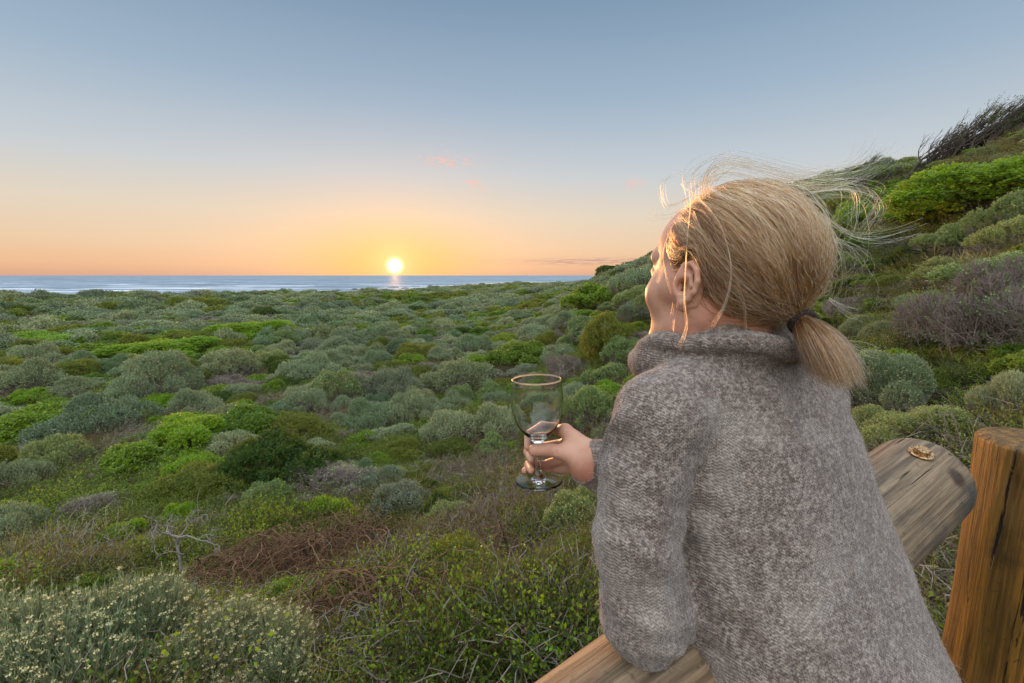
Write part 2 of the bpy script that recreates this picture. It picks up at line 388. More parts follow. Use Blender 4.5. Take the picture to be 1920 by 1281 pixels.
def shrub_silver(key, dens, leaves, ll, lw, var, seed0, mat='silver', tip=None, wood=70, H=.95, up=.8, sl=.13, woodsep=False):
    for s in range(var):
        rs = np.random.default_rng(seed0+s); L = lobes(1, H, rs.integers(6, 11), rs); mb = MB()
        p, n = lobe_points(L, int(dens*1.5), rs); keep = rs.random(len(p)) < np.clip((n[:, 2]+.25)*1.6+(p[:, 2]/H-.35), .06, 1)
        sk = ~keep; p0_, n0_ = p[sk], n[sk]; p, n = p[keep][:dens], n[keep][:dens]
        sprigs(mb, p, n, rs, up, sl, leaves, ll, lw, .75, tip=tip)
        ln_ = rs.uniform(.12, .3, (len(p0_), 1)); V, F = tubes(p0_-n0_*ln_-[0, 0, .08], p0_, ll*.09, ll*.05); mb.add(V, F, 1)
        wb = MB(); woody(wb, L, rs, wood, .012)
        if woodsep: reg(key, mb, [M[mat], M['twig'], M['tipcream']], wb.mesh(key+'_stems', [M['twig'], M['twig']]))
        else:
            for V, F, m_ in zip(wb.V, wb.F, wb.M): pass
            woody(mb, L, rs, wood, .012); reg(key, mb, [M[mat], M['twig'], M['tipcream']])
# unit mounds (radius about 1, scaled on placement)
shrub_silver('silver_hi', 3400, 10, .050, .011, 3, 10, up=.9, sl=.13, woodsep=True, tip=(.02, .35))
shrub_silver('silver_mid', 1500, 6, .085, .024, 4, 20, sl=.17)
shrub_silver('silver_lo', 420, 4, .16, .06, 4, 30, sl=.24, wood=20)
shrub_silver('sage_hi', 3000, 10, .055, .013, 2, 40, mat='sage', woodsep=True, tip=(.022, .6))
shrub_silver('sage_mid', 1400, 6, .085, .026, 3, 45, mat='sage', tip=(.03, .3))
def shrub_green(key, dens, leaves, ll, lw, var, seed0, mat='green', H=.8, woodsep=False, wood=50, sl=.1, nl=(6, 11)):
    for s in range(var):
        rs = np.random.default_rng(seed0+s); L = lobes(1, H, rs.integers(*nl), rs); mb = MB()
        p, n = lobe_points(L, dens, rs); p = p-n*rs.uniform(0, .1, (len(p), 1))
        sprigs(mb, p, n, rs, .35, sl, leaves, ll, lw, 1.1, jit=.45, taper=.9)
        wb = MB(); woody(wb, L, rs, wood, .014)
        if woodsep: reg(key, mb, [M[mat]], wb.mesh(key+'_stems', [M['twig_brown'], M['twig_brown']]))
        else: woody(mb, L, rs, wood, .014); reg(key, mb, [M[mat], M['twig_brown']])
shrub_green('green_hi', 3000, 8, .055, .028, 2, 50, woodsep=True)
shrub_green('green_mid', 1500, 6, .08, .045, 3, 55)
shrub_green('green_lo', 420, 4, .15, .10, 3, 60, wood=12, sl=.16)
shrub_green('bright_hi', 3600, 8, .05, .026, 1, 65, mat='bright', woodsep=True, H=.85)
shrub_green('bright_mid', 1700, 6, .07, .04, 2, 67, mat='bright', H=.7)
shrub_green('dark_mid', 1700, 6, .07, .035, 2, 70, mat='dark')
shrub_green('olive_mid', 1500, 7, .08, .022, 2, 74, mat='olive')
def shrub_dry(key, twigs, var, seed0, rad=.006, mat='mauve'):
    for s in range(var):
        rs = np.random.default_rng(seed0+s); L = lobes(1, .85, rs.integers(5, 9), rs); mb = MB(); woody(mb, L, rs, twigs//8, .012, 0)
        p, n = lobe_points(L, twigs, rs); d = unit(n+[0, 0, .45]+rs.normal(size=p.shape)*.4); ln = rs.uniform(.1, .34, (len(p), 1))
        V, F = tubes(p-d*ln, p, rad, rad*.5); mb.add(V, F, 0)
        for k in range(2):
            d2 = unit(d+rs.normal(size=p.shape)*.7); V, F = tubes(p-d*ln*.4, p-d*ln*.4+d2*ln*.5, rad*.7, rad*.4); mb.add(V, F, 0)
        sprigs(mb, p[::6], n[::6], rs, .5, .1, 4, .05, .02, .8, mat=1)
        reg(key, mb, [M[mat], M['sage']])
shrub_dry('dry_hi', 3000, 2, 80, .0035)
shrub_dry('dry_mid', 900, 3, 85, .009)
shrub_dry('dry_lo', 240, 2, 90, .022)

placed = []      # (x, y, radius)
counts = {}
def shrub(kind, x, y, rad, h=1.0, label=None, group=None, lod=None, zoff=0, name=None, cat='shrub', rot=None, zz=None):
    d = math.hypot(x, y); pr = PX((x, y, -3))[2]
    app = 853*rad/max(d, .1)
    if lod is None: lod = 'hi' if app > 75 else ('mid' if app > 22 else 'lo')
    key = f'{kind}_{lod}'
    while key not in PROTO:
        key = {'sage_lo': 'silver_lo', 'bright_lo': 'green_lo', 'dark_hi': 'dark_mid', 'olive_hi': 'olive_mid', 'dark_lo': 'green_lo', 'olive_lo': 'green_lo'}[key]
    pk = PROTO[key]; i = counts.get(key, 0); counts[key] = i+1
    me, wood = pk[i % len(pk)]
    zg = float(T(x, y)) if zz is None else zz
    nm = name or {'silver': 'silver_shrub', 'sage': 'sage_shrub', 'green': 'green_shrub', 'bright': 'bright_green_shrub', 'dark': 'dark_green_shrub', 'olive': 'olive_shrub', 'dry': 'dry_twiggy_shrub'}[kind]
    rz = random.uniform(0, 6.28) if rot is None else rot
    if wood is not None:
        o = empty(nm, (x, y, zg-.08*rad+zoff)); link(me, 'foliage', None, o); link(wood, 'stems', None, o)
    else:
        o = link(me, nm); o.location = (x, y, zg-.08*rad+zoff)
    o.rotation_euler = (random.uniform(-.08, .08), random.uniform(-.08, .08), rz)
    o.scale = (rad*random.uniform(.82, 1.25), rad*random.uniform(.82, 1.25), rad*h)
    tag(o, label, cat, group)
    if '"' not in nm: placed.append((x, y, rad, zg))
    return o

# ------------------------------------------------------------------ instanced ground cover (uncountable)
def gn_scatter(name, pts, rot, scl, idx, protos, label):
    """ONE object of uncountable cover: small plants of a few kinds spread over the ground"""
    src = bpy.data.collections.new(name+'_kinds')
    for i, me in enumerate(protos):
        o = bpy.data.objects.new(f'{chr(97+i)}_{name}', me); src.objects.link(o)
    me = bpy.data.meshes.new(name); me.vertices.add(len(pts)); me.vertices.foreach_set('co', np.asarray(pts, np.float32).ravel())
    a = me.attributes.new('rot', 'FLOAT_VECTOR', 'POINT'); a.data.foreach_set('vector', np.asarray(rot, np.float32).ravel())
    a = me.attributes.new('scl', 'FLOAT_VECTOR', 'POINT'); a.data.foreach_set('vector', np.asarray(scl, np.float32).ravel())
    a = me.attributes.new('idx', 'INT', 'POINT'); a.data.foreach_set('value', np.asarray(idx, np.int32))
    o = link(me, name); tag(o, label, None, None, 'stuff')
    ng = bpy.data.node_groups.new(name, 'GeometryNodeTree')
    ng.interface.new_socket('Geometry', in_out='INPUT', socket_type='NodeSocketGeometry'); ng.interface.new_socket('Geometry', in_out='OUTPUT', socket_type='NodeSocketGeometry')
    n = ng.nodes; l = ng.links; gi = n.new('NodeGroupInput'); go = n.new('NodeGroupOutput')
    ci = n.new('GeometryNodeCollectionInfo'); ci.inputs[0].default_value = src; ci.inputs['Separate Children'].default_value = True; ci.inputs['Reset Children'].default_value = True
    ip = n.new('GeometryNodeInstanceOnPoints'); ip.inputs['Pick Instance'].default_value = True
    def na(nm, t):
        x = n.new('GeometryNodeInputNamedAttribute'); x.data_type = t; x.inputs[0].default_value = nm; return x.outputs[0]
    l.new(gi.outputs[0], ip.inputs['Points']); l.new(ci.outputs[0], ip.inputs['Instance'])
    l.new(na('idx', 'INT'), ip.inputs['Instance Index']); l.new(na('scl', 'FLOAT_VECTOR'), ip.inputs['Scale'])
    er = n.new('FunctionNodeEulerToRotation'); l.new(na('rot', 'FLOAT_VECTOR'), er.inputs[0]); l.new(er.outputs[0], ip.inputs['Rotation'])
    l.new(ip.outputs[0], go.inputs[0])
    md = o.modifiers.new('cover', 'NODES'); md.node_group = ng
    return o

# ------------------------------------------------------------------ the shrubs one can point to
ANCH = [(190, 800, 'the wide silver mound'), (103, 865, 'the sage mound low at left'), (292, 720, 'the tall silver double mound'), (436, 685, 'the silver shrub by the dark bush'), (530, 690, 'the lone dark green bush'),
 (628, 725, 'the upright sage shrub'), (735, 725, 'the pale round silver shrub'), (860, 715, 'the broad grey shrub by the glass'), (885, 648, 'the neat silver ball shrub'), (780, 660, 'the smooth olive dome'), (985, 700, 'the wine glass rim'),
 (1010, 870, 'the hand with the glass'), (90, 648, 'the first green mat'), (300, 660, 'the middle green mat'), (465, 620, 'the farthest green mat'), (100, 800, 'the big leafy bush at left'), (400, 830, 'the long green row'),
 (520, 870, 'the wide feathery bush'), (175, 970, 'the sandy brushwood'), (690, 810, 'the bleached twigs'), (330, 1010, 'the white dead branch'), (500, 1060, 'the brown vine tangle'), (180, 1160, 'the cream-flowered bushes'), (1830, 340, 'the vivid green shrub'),
 (1850, 580, 'the mauve leafless bush'), (1660, 740, 'the blue-silver shrub'), (1580, 650, 'the ponytail'), (1745, 820, 'the round rail'), (1800, 250, 'the windswept tree'), (1895, 760, 'the tall post'), (1765, 520, 'the sage shrub uphill'), (1205, 540, 'the cheek'),
 (743, 500, 'the setting sun'), (640, 552, 'the dark shore rocks'), (1110, 760, 'the sleeve'), (1400, 310, 'the top of the head'), (1400, 700, 'the sweater back'), (1600, 340, 'the loose hair'), (50, 560, 'the left end of the shore'), (1060, 515, 'the foot of the hill')]
used_labels = {}
def place_words(u, v, rank=0):
    a = sorted(ANCH, key=lambda t: (t[0]-u)**2+(1.6*(t[1]-v))**2)[rank]; dx, dy = u-a[0], (v-a[1])*1.3
    d = math.hypot(dx, dy); how = 'close' if d < 45 else ('just' if d < 100 else 'well')
    if abs(dx) > 2.2*abs(dy): w = 'left of' if dx < 0 else 'right of'
    elif abs(dy) > 2.2*abs(dx): w = 'above' if dy < 0 else 'below'
    else: w = ('above-' if dy < 0 else 'below-')+('left of' if dx < 0 else 'right of')
    return f'{how} {w} {a[2]}'
def hero(kind, u, vb, wpx, hpx, label, group=None, depth=None, **kw):
    if depth is None:
        vb = min(vb, 1270); p = ground_hit(u, vb)
        while p is None or PX(p)[2] > 200: vb += 4; p = ground_hit(u, vb)
        d = PX(p)[2]
    else:
        d = depth; p = P(u, vb, d)
    rad = wpx*d/FPX/2
    dirv = unit(np.array([p[0], p[1]])); x, y = p[0]+dirv[0]*rad*.5, p[1]+dirv[1]*rad*.5
    rad *= (d+rad*.5)/d
    return shrub(kind, x, y, rad, min(1.5, 2.1*hpx/wpx*1.0), label, group, **kw)
H = hero if LAND else (lambda *a, **k: None)
H('silver', 190, 828, 175, 78, 'wide silver-green shrub mound between bright green bushes on the left')
H('sage', 103, 892, 120, 66, 'sage green mound below the wide silver one near the left edge')
H('silver', 25, 930, 110, 60, 'small silver shrub cut by the left edge above the bare sandy patch')
H('silver', 20, 1030, 110, 80, 'blue-silver spiky shrub at the left edge behind the cream-flowered bushes')
H('silver', 292, 760, 165, 84, 'tall silver-grey double mound in the middle of the left plain', lod='hi')
H('silver', 238, 778, 100, 50, 'dark silver shrub leaning on the left foot of the tall double mound')
H('silver', 365, 790, 115, 58, 'grey-green shrub just right of and below the tall double mound')
H('silver', 436, 715, 112, 56, 'silver shrub left of the lone dark green bush')
H('dark', 530, 712, 56, 54, 'lone dark green bush between silver mounds', lod='hi')
H('green', 514, 742, 50, 30, 'small bright green bush just below the lone dark one')
H('sage', 628, 765, 92, 84, 'upright round-topped sage shrub with grey stems, left of the flat pale one')
H('silver', 735, 760, 100, 70, 'pale round silver shrub standing above the bleached dead twigs')
H('silver', 775, 805, 90, 80, 'spiky silver shrub right behind the bleached dead twigs')
H('silver', 690, 820, 90, 66, 'silver shrub left of the bleached dead twigs')
H('silver', 860, 745, 120, 66, 'broad grey silver shrub left of the wine glass bowl')
H('silver', 885, 668, 72, 40, 'neat pale silver ball shrub above the wine glass')
H('olive', 780, 678, 100, 36, 'smooth olive green dome shrub standing alone under the sun', lod='hi')
H('silver', 845, 845, 120, 70, 'silver shrub beside the hand, left of the glass stem')
H('silver', 930, 830, 90, 66, 'pale silver shrub touching the wine glass on its left')
H('green', 985, 690, 120, 50, 'bright green bush just above the wine glass rim')
H('dry', 1060, 720, 100, 60, 'grey leafless twiggy shrub behind the rim of the wine glass')
H('sage', 1110, 815, 110, 80, 'sage shrub between the wine glass and the sleeve')
H('sage', 1140, 735, 90, 50, 'pale sage shrub touching the left shoulder of the sweater')
H('sage', 1075, 1010, 120, 110, 'sage shrub behind the foot of the wine glass')
H('bright', 80, 660, 260, 36, 'flat bright green mat of leaves at the left edge of the plain')
H('bright', 300, 680, 250, 42, 'flat bright green mat right below the middle of the left plain')
H('bright', 465, 640, 210, 44, 'flat bright green mat farthest to the right of the three mats')
H('green', 95, 838, 290, 80, 'big leafy green bush against the left edge')
H('bright', 360, 862, 190, 80, 'bright green bush at the left end of the long green hedge-like row')
H('green', 455, 836, 200, 66, 'green bush in the middle of the long green hedge-like row')
H('olive', 545, 826, 130, 50, 'olive bush at the right end of the long green hedge-like row')
H('green', 262, 895, 150, 66, 'yellow-green bush below the wide silver mound')
H('olive', 460, 770, 90, 30, 'small rounded olive bush above the green hedge-like row')
H('dark', 520, 925, 250, 110, 'wide feathery dark green bush in the centre of the left half', lod='mid')
H('olive', 370, 945, 150, 70, 'yellowish feathery bush left of the wide dark green one')
H('dry', 175, 990, 210, 46, 'low grey dead brushwood on the bare sandy patch at left')
H('dry', 600, 940, 200, 60, 'low grey dead brushwood under the wide dark green bush')
H('bright', 1890, 405, 320, 95, 'large vivid green shrub high on the hillside at the right edge', lod='hi')
H('sage', 1895, 455, 130, 80, 'pale sage shrub under the vivid green one at the right edge')
H('sage', 1880, 560, 190, 72, 'broad yellow-green sage shrub above the grey dead bush on the right')
H('sage', 1765, 552, 120, 60, 'sage shrub halfway up the hillside right of the ponytail')
H('sage', 1790, 480, 110, 56, 'small sage shrub below the left end of the vivid green one')
H('dry', 1850, 665, 230, 170, 'large mauve-grey leafless bush on the hillside at the right edge', lod='hi')
H('silver', 1660, 800, 165, 120, 'dense blue-silver shrub right beside the end of the ponytail', lod='hi')
H('silver', 1900, 830, 150, 120, 'silver shrub with upright shoots behind the tall post', lod='hi')
H('sage', 1745, 872, 190, 90, 'row of pale spiky shoots rising behind the round rail', lod='hi')
H('sage', 1650, 860, 110, 80, 'spiky sage shrub between sweater and rail', lod='hi')
H('silver', 1672, 655, 90, 50, 'silver shrub right of the hair tie on the slope')
H('green', 1700, 668, 60, 36, 'small fresh green plant on the bare slope right of the ponytail')
H('green', 1900, 685, 70, 40, 'fresh green plant under the mauve-grey bush by the frame edge')
H('silver', 1610, 640, 80, 46, 'grey shrub peeping out right of the hair tie')
H('dry', 1600, 600, 120, 46, 'dark twiggy shrub behind the back of the head')
H('green', 1125, 575, 130, 46, 'green shrub on the foot of the hill left of the face')
H('bright', 1165, 560, 90, 34, 'bright green shrub touching the cheek of the woman', lod='mid')
H('dark', 1150, 510, 60, 24, 'dark bush on the far end of the hill left of the brow')


# ------------------------------------------------------------------ solid modelling by distance fields
import openvdb
class SDF:
    def __init__(s, lo, hi, vox):
        s.lo = np.array(lo, float); s.vox = vox; s.n = np.ceil((np.array(hi)-s.lo)/vox).astype(int)+1
        s.a = np.full(s.n, .05, np.float32)
    def _box(s, lo, hi):
        i0 = np.clip(np.floor((np.array(lo)-s.lo)/s.vox).astype(int), 0, s.n-1); i1 = np.clip(np.ceil((np.array(hi)-s.lo)/s.vox).astype(int)+1, 1, s.n)
        if (i1 <= i0).any(): return None, None
        ax = [(s.lo[k]+np.arange(i0[k], i1[k])*s.vox).astype(np.float32) for k in range(3)]
        return tuple(slice(a, b) for a, b in zip(i0, i1)), np.stack(np.meshgrid(*ax, indexing='ij'), -1)
    def put(s, fn, lo, hi, k=.01, sub=False):
        m = max(k, .008)+s.vox*3; sl_, X = s._box(np.array(lo)-m, np.array(hi)+m)
        if sl_ is None: return
        d = fn(X); a = s.a[sl_]
        if sub: d = -d; h = np.clip(.5-.5*(a-d)/max(k, 1e-6), 0, 1); s.a[sl_] = a*(1-h)+d*h+k*h*(1-h)
        else: h = np.clip(.5+.5*(a-d)/max(k, 1e-6), 0, 1); s.a[sl_] = a*(1-h)+d*h-k*h*(1-h)
    def cone(s, a, b, ra, rb, k=.01, sub=False, flat=None, fv=None):
        """tapered capsule; flat squashes it along the unit vector fv"""
        a = np.asarray(a, float); b = np.asarray(b, float); ab = b-a; L2 = max(ab.dot(ab), 1e-12)
        def fn(X):
            p = X-a; t = np.clip(p@ab/L2, 0, 1); q_ = p-t[..., None]*ab
            if flat: c = (q_@fv)[..., None]*fv; q_ = q_+c*(1/flat-1)
            d = np.linalg.norm(q_, axis=-1)-(ra+(rb-ra)*t)
            return (d*flat if flat else d).astype(np.float32)
        r = max(ra, rb)/(1 if not flat or flat < 1 else 1); s.put(fn, np.minimum(a, b)-r*(flat or 1 if (flat or 0) > 1 else 1), np.maximum(a, b)+r*(flat or 1 if (flat or 0) > 1 else 1), k, sub)
    def ell(s, c, r, Rm=np.eye(3), k=.01, sub=False):
        c = np.asarray(c, float); r = np.asarray(r, float)
        def fn(X):
            p = (X-c)@Rm; k0 = np.linalg.norm(p/r, axis=-1); k1 = np.linalg.norm(p/(r*r), axis=-1)
            return (k0*(k0-1)/np.maximum(k1, 1e-6)).astype(np.float32)
        m = r.max(); s.put(fn, c-m, c+m, k, sub)
    def chain(s, pts, rad, k=.004, k0=None, **kw):
        for i in range(len(pts)-1): s.cone(pts[i], pts[i+1], rad[i], rad[i+1], k if i or k0 is None else k0, **kw)
    def mesh(s):
        g_ = openvdb.FloatGrid(.05); g_.copyFromArray(s.a.astype(np.float32))
        p, qd = g_.convertToQuads(0.0); p = np.array(p, float)*s.vox+s.lo; qd = np.array(qd)[:, ::-1]
        return p, qd
def relax(V, F, it=3, lam=.5):
    """smooth a quad mesh"""
    n = len(V); E = np.concatenate([F[:, [0, 1]], F[:, [1, 2]], F[:, [2, 3]], F[:, [3, 0]]])
    for _ in range(it):
        A = np.zeros_like(V); c = np.bincount(E[:, 0], minlength=n)+np.bincount(E[:, 1], minlength=n)
        for k in range(3): A[:, k] = np.bincount(E[:, 0], V[E[:, 1], k], n)+np.bincount(E[:, 1], V[E[:, 0], k], n)
        V = V+lam*(A/np.maximum(c, 1)[:, None]-V)
    return V
def vnormals(V, F):
    n = np.cross(V[F[:, 2]]-V[F[:, 0]], V[F[:, 3]]-V[F[:, 1]]); N = np.zeros_like(V)
    for j in range(4):
        for k in range(3): N[:, k] += np.bincount(F[:, j], n[:, k], len(V))
    return unit(N)
def noise3(Pn, s, seed=0):
    """smooth 3-D value noise in -1..1"""
    p = Pn/s+seed*13.7; i = np.floor(p); f = p-i; f = f*f*(3-2*f); r = 0
    for a in (0, 1):
        for b in (0, 1):
            for c_ in (0, 1):
                t = np.sin((i[:, 0]+a)*127.1+(i[:, 1]+b)*311.7+(i[:, 2]+c_)*74.7+seed)*43758.5453; t = t-np.floor(t)
                r = r+t*np.where(a, f[:, 0], 1-f[:, 0])*np.where(b, f[:, 1], 1-f[:, 1])*np.where(c_, f[:, 2], 1-f[:, 2])
    return r*2-1

# ------------------------------------------------------------------ the railing
wood_cache = {}
def wood_mat(name, c1, c2, c3, axis, mossy=0., gloss=.6):
    m, q = mat_new(name); co = q.add('ShaderNodeTexCoord').outputs['Object']
    s = [85, 85, 85]; s['XYZ'.index(axis)] = 3.2
    mp = q.add('ShaderNodeMapping', {0: co, 3: tuple(s)}).outputs[0]
    g1 = q.noise(mp, 1.0, 6, .65, .4); g2 = q.noise(mp, 3.5, 4, .6, .2); big = q.noise(co, 5, 4, .6)
    s2 = [95, 95, 95]; s2['XYZ'.index(axis)] = 5.5
    crk = q.noise(q.add('ShaderNodeMapping', {0: co, 3: tuple(s2)}).outputs[0], .55, 5, .6, 1.1)
    crack = q.rng(crk, .625, .66)
    c = q.mix(q.rng(g1, .35, .68), lin(*c1), lin(*c2)); c = q.mix(q.m('MULTIPLY', q.rng(q.noise(co, 2.3, 3), .5, .62), .5), c, lin(120, 88, 46)); c = q.mix(q.rng(big, .45, .66), c, lin(*c3))
    spots = q.rng(q.noise(co, 90, 2, .5), .66, .74)
    c = q.mix(q.m('MULTIPLY', spots, .45), c, lin(40, 30, 22)); c = q.mix(crack, c, lin(26, 18, 12))
    knot = q.add('ShaderNodeTexVoronoi', {'Vector': q.add('ShaderNodeMapping', {0: co, 3: tuple(x and (5.5 if x > 3 else 3.0) for x in s)}).outputs[0], 'Scale': 1.0}).outputs[0]
    c = q.mix(q.m('MULTIPLY', q.rng(knot, .13, .06), .85), c, lin(44, 28, 18))
    hgt = q.m('SUBTRACT', q.m('ADD', q.m('MULTIPLY', g1, .7), q.m('MULTIPLY', g2, .4)), q.m('MULTIPLY', crack, 1.6))
    bp = q.add('ShaderNodeBump', {'Strength': .9, 'Distance': .005, 'Height': hgt})
    pb = q.add('ShaderNodeBsdfPrincipled', {'Base Color': c, 'Roughness': gloss, 'Normal': bp.outputs[0], 'Specular IOR Level': .35})
    out(q, pb.outputs[0]); return m
def log_mesh(name, L, r0, r1, mat, seed, dome0=.02, dome1=.02, nx=110, na=64):
    """a debarked pole along local X from 0 to L with eased ends, an uneven section and shallow drying checks"""
    rs = np.random.default_rng(seed); xs = []; rr = []
    for i in range(10): t = math.sin(i/10*math.pi/2); xs.append(dome0*(1-math.cos(i/10*math.pi/2))); rr.append(t)
    for x in np.linspace(dome0, L-dome1, nx): xs.append(x); rr.append(1)
    for i in range(9, -1, -1): xs.append(L-dome1*(1-math.cos(i/10*math.pi/2))); rr.append(math.sin(i/10*math.pi/2))
    xs = np.array(xs); rr = np.array(rr)
    flat0 = .80; rr = np.where(rr < 1, flat0+(1-flat0)*rr, 1)
    a = np.arange(na)*2*np.pi/na; X, A = np.meshgrid(xs, a, indexing='ij')
    base = (r0+(r1-r0)*X/L)*rr[:, None]
    pts = np.stack([X*2.0, np.cos(A)*.8, np.sin(A)*.8], -1).reshape(-1, 3)
    base = base*(1+.035*noise3(pts, .9, seed).reshape(X.shape)+.012*noise3(pts, .25, seed+3).reshape(X.shape))
    for k in range(7):
        ac, xc, ln = rs.uniform(0, 6.28), rs.uniform(0, L), rs.uniform(.08, .3)
        da = np.angle(np.exp(1j*(A-ac-.15*np.sin(X*9+k)))); base -= .014*np.exp(-(da/.055)**2)*np.exp(-((X-xc)/ln)**4)
    V = np.stack([X, base*np.cos(A), base*np.sin(A)], -1).reshape(-1, 3); n = len(xs)
    i = np.arange(n-1)[:, None]*na; j = np.arange(na)[None]; j2 = (j+1) % na
    F = np.stack([i+j, i+j2, i+na+j2, i+na+j], 2).reshape(-1, 4)
    V = np.concatenate([V, [[0, 0, 0], [L, 0, 0]]]); c0 = n*na
    T0 = np.stack([np.full(na, c0), j2[0], j[0]], 1); T1 = np.stack([np.full(na, c0+1), (n-1)*na+j[0], (n-1)*na+j2[0]], 1)
    me = mesh_np(name, V, [F, np.concatenate([T0, T1])], True); me.materials.append(mat); return me
def hexbolt(name, loc, nrm, r, mat, washer=True, parent=None):
    mb = MB(); a = np.arange(6)*np.pi/3; h = r*.75
    for r_, z0, z1, k in ((r*1.5, 0, r*.16, 24),)*(1 if washer else 0)+((r, r*.16, h, 6),):
        a = np.arange(k)*2*np.pi/k; ch = r_*.93
        V = np.concatenate([np.c_[np.cos(a)*r_, np.sin(a)*r_, np.full(k, z0)], np.c_[np.cos(a)*r_, np.sin(a)*r_, np.full(k, z1-r*.08)], np.c_[np.cos(a)*ch, np.sin(a)*ch, np.full(k, z1)]])
        i = np.arange(k); j = (i+1) % k
        mb.add(V, np.r_[np.stack([i, j, j+k, i+k], 1), np.stack([i+k, j+k, j+2*k, i+2*k], 1)], 0); V2 = np.r_[V[2*k:], [[0, 0, z1]]]
        mb.add(V2, np.stack([i, j, np.full(k, k)], 1), 0)
    me = mb.mesh(name, [mat]); o = link(me, name, None, parent)
    rot = Vector(nrm).to_track_quat('Z', 'Y').to_matrix().to_4x4(); o.matrix_world = Matrix.Translation(loc) @ rot
    return o
RA = np.array([.171, .486, -.512]); RB = np.array([.905, .895, -.362]); RD = unit(RB-RA)
def build_rail():
    wr = wood_mat('weathered_grey_pole', (80, 66, 50), (140, 120, 94), (64, 64, 58), 'X', gloss=.7)
    wp = wood_mat('oiled_orange_pole', (74, 54, 20), (138, 98, 36), (48, 36, 16), 'X', gloss=.5)
    steel, q = mat_new('rusty_zinc'); co = q.add('ShaderNodeTexCoord').outputs['Object']; n = q.noise(co, 320, 2, .5)
    out(q, q.add('ShaderNodeBsdfPrincipled', {'Base Color': q.mix(q.rng(n, .4, .6), lin(190, 160, 110), lin(120, 80, 50)), 'Metallic': .7, 'Roughness': .42}).outputs[0])
    S = RA-RD*1.5; L = float(np.linalg.norm(RB-RD*.122-S))
    o = empty('wooden_rail', tuple(S)); rot = Vector(RD).to_track_quat('X', 'Z'); o.rotation_mode = 'QUATERNION'; o.rotation_quaternion = rot
    link(log_mesh('pole', L, .088, .081, wr, 3, .03, .04), 'pole', None, o)
    tag(o, 'thick weathered round pole the woman leans on, bolted to the post', 'railing')
    rx = rot.to_matrix()
    for fx, sz in ((L-.075, .0125),):
        b = hexbolt('bolt', (0, 0, 0), (0, 0, 1), sz, steel, parent=o); th = R(103)
        dirn = Vector((0, math.cos(th), math.sin(th)))
        b.matrix_parent_inverse = Matrix(); b.matrix_basis = Matrix.Translation((fx, dirn.y*.0855, dirn.z*.0855)) @ dirn.to_track_quat('Z', 'Y').to_matrix().to_4x4()
    p = empty('fence_post', (1.070, .874, -1.728))
    po = link(log_mesh('pole', 1.40, .108, .098, wp, 8, .02, .012), 'pole', None, p); po.rotation_euler = (0, R(-90), 0)
    tag(p, 'tall upright orange-brown round post at the right edge', 'post')
    n = Vector((-.55, -.83, .0)).normalized()
    b = hexbolt('bolt', (0, 0, 0), (0, 0, 1), .015, steel, parent=p)
    b.matrix_basis = Matrix.Translation((n.x*.1015, n.y*.1015, 1.17)) @ n.to_track_quat('Z', 'Y').to_matrix().to_4x4()
    # shallow counterbore ring of torn grain round the lower bolt
    S2 = RA-RD*1.32
    p2 = empty('fence_post', (float(S2[0])+.02, float(S2[1])-.03, -1.75)); po = link(log_mesh('pole', 1.03, .1, .1, wp, 18, .02, .02), 'pole', None, p2); po.rotation_euler = (0, R(-90), 0)
    tag(p2, 'hidden shorter post carrying the far left end of the pole', 'post')

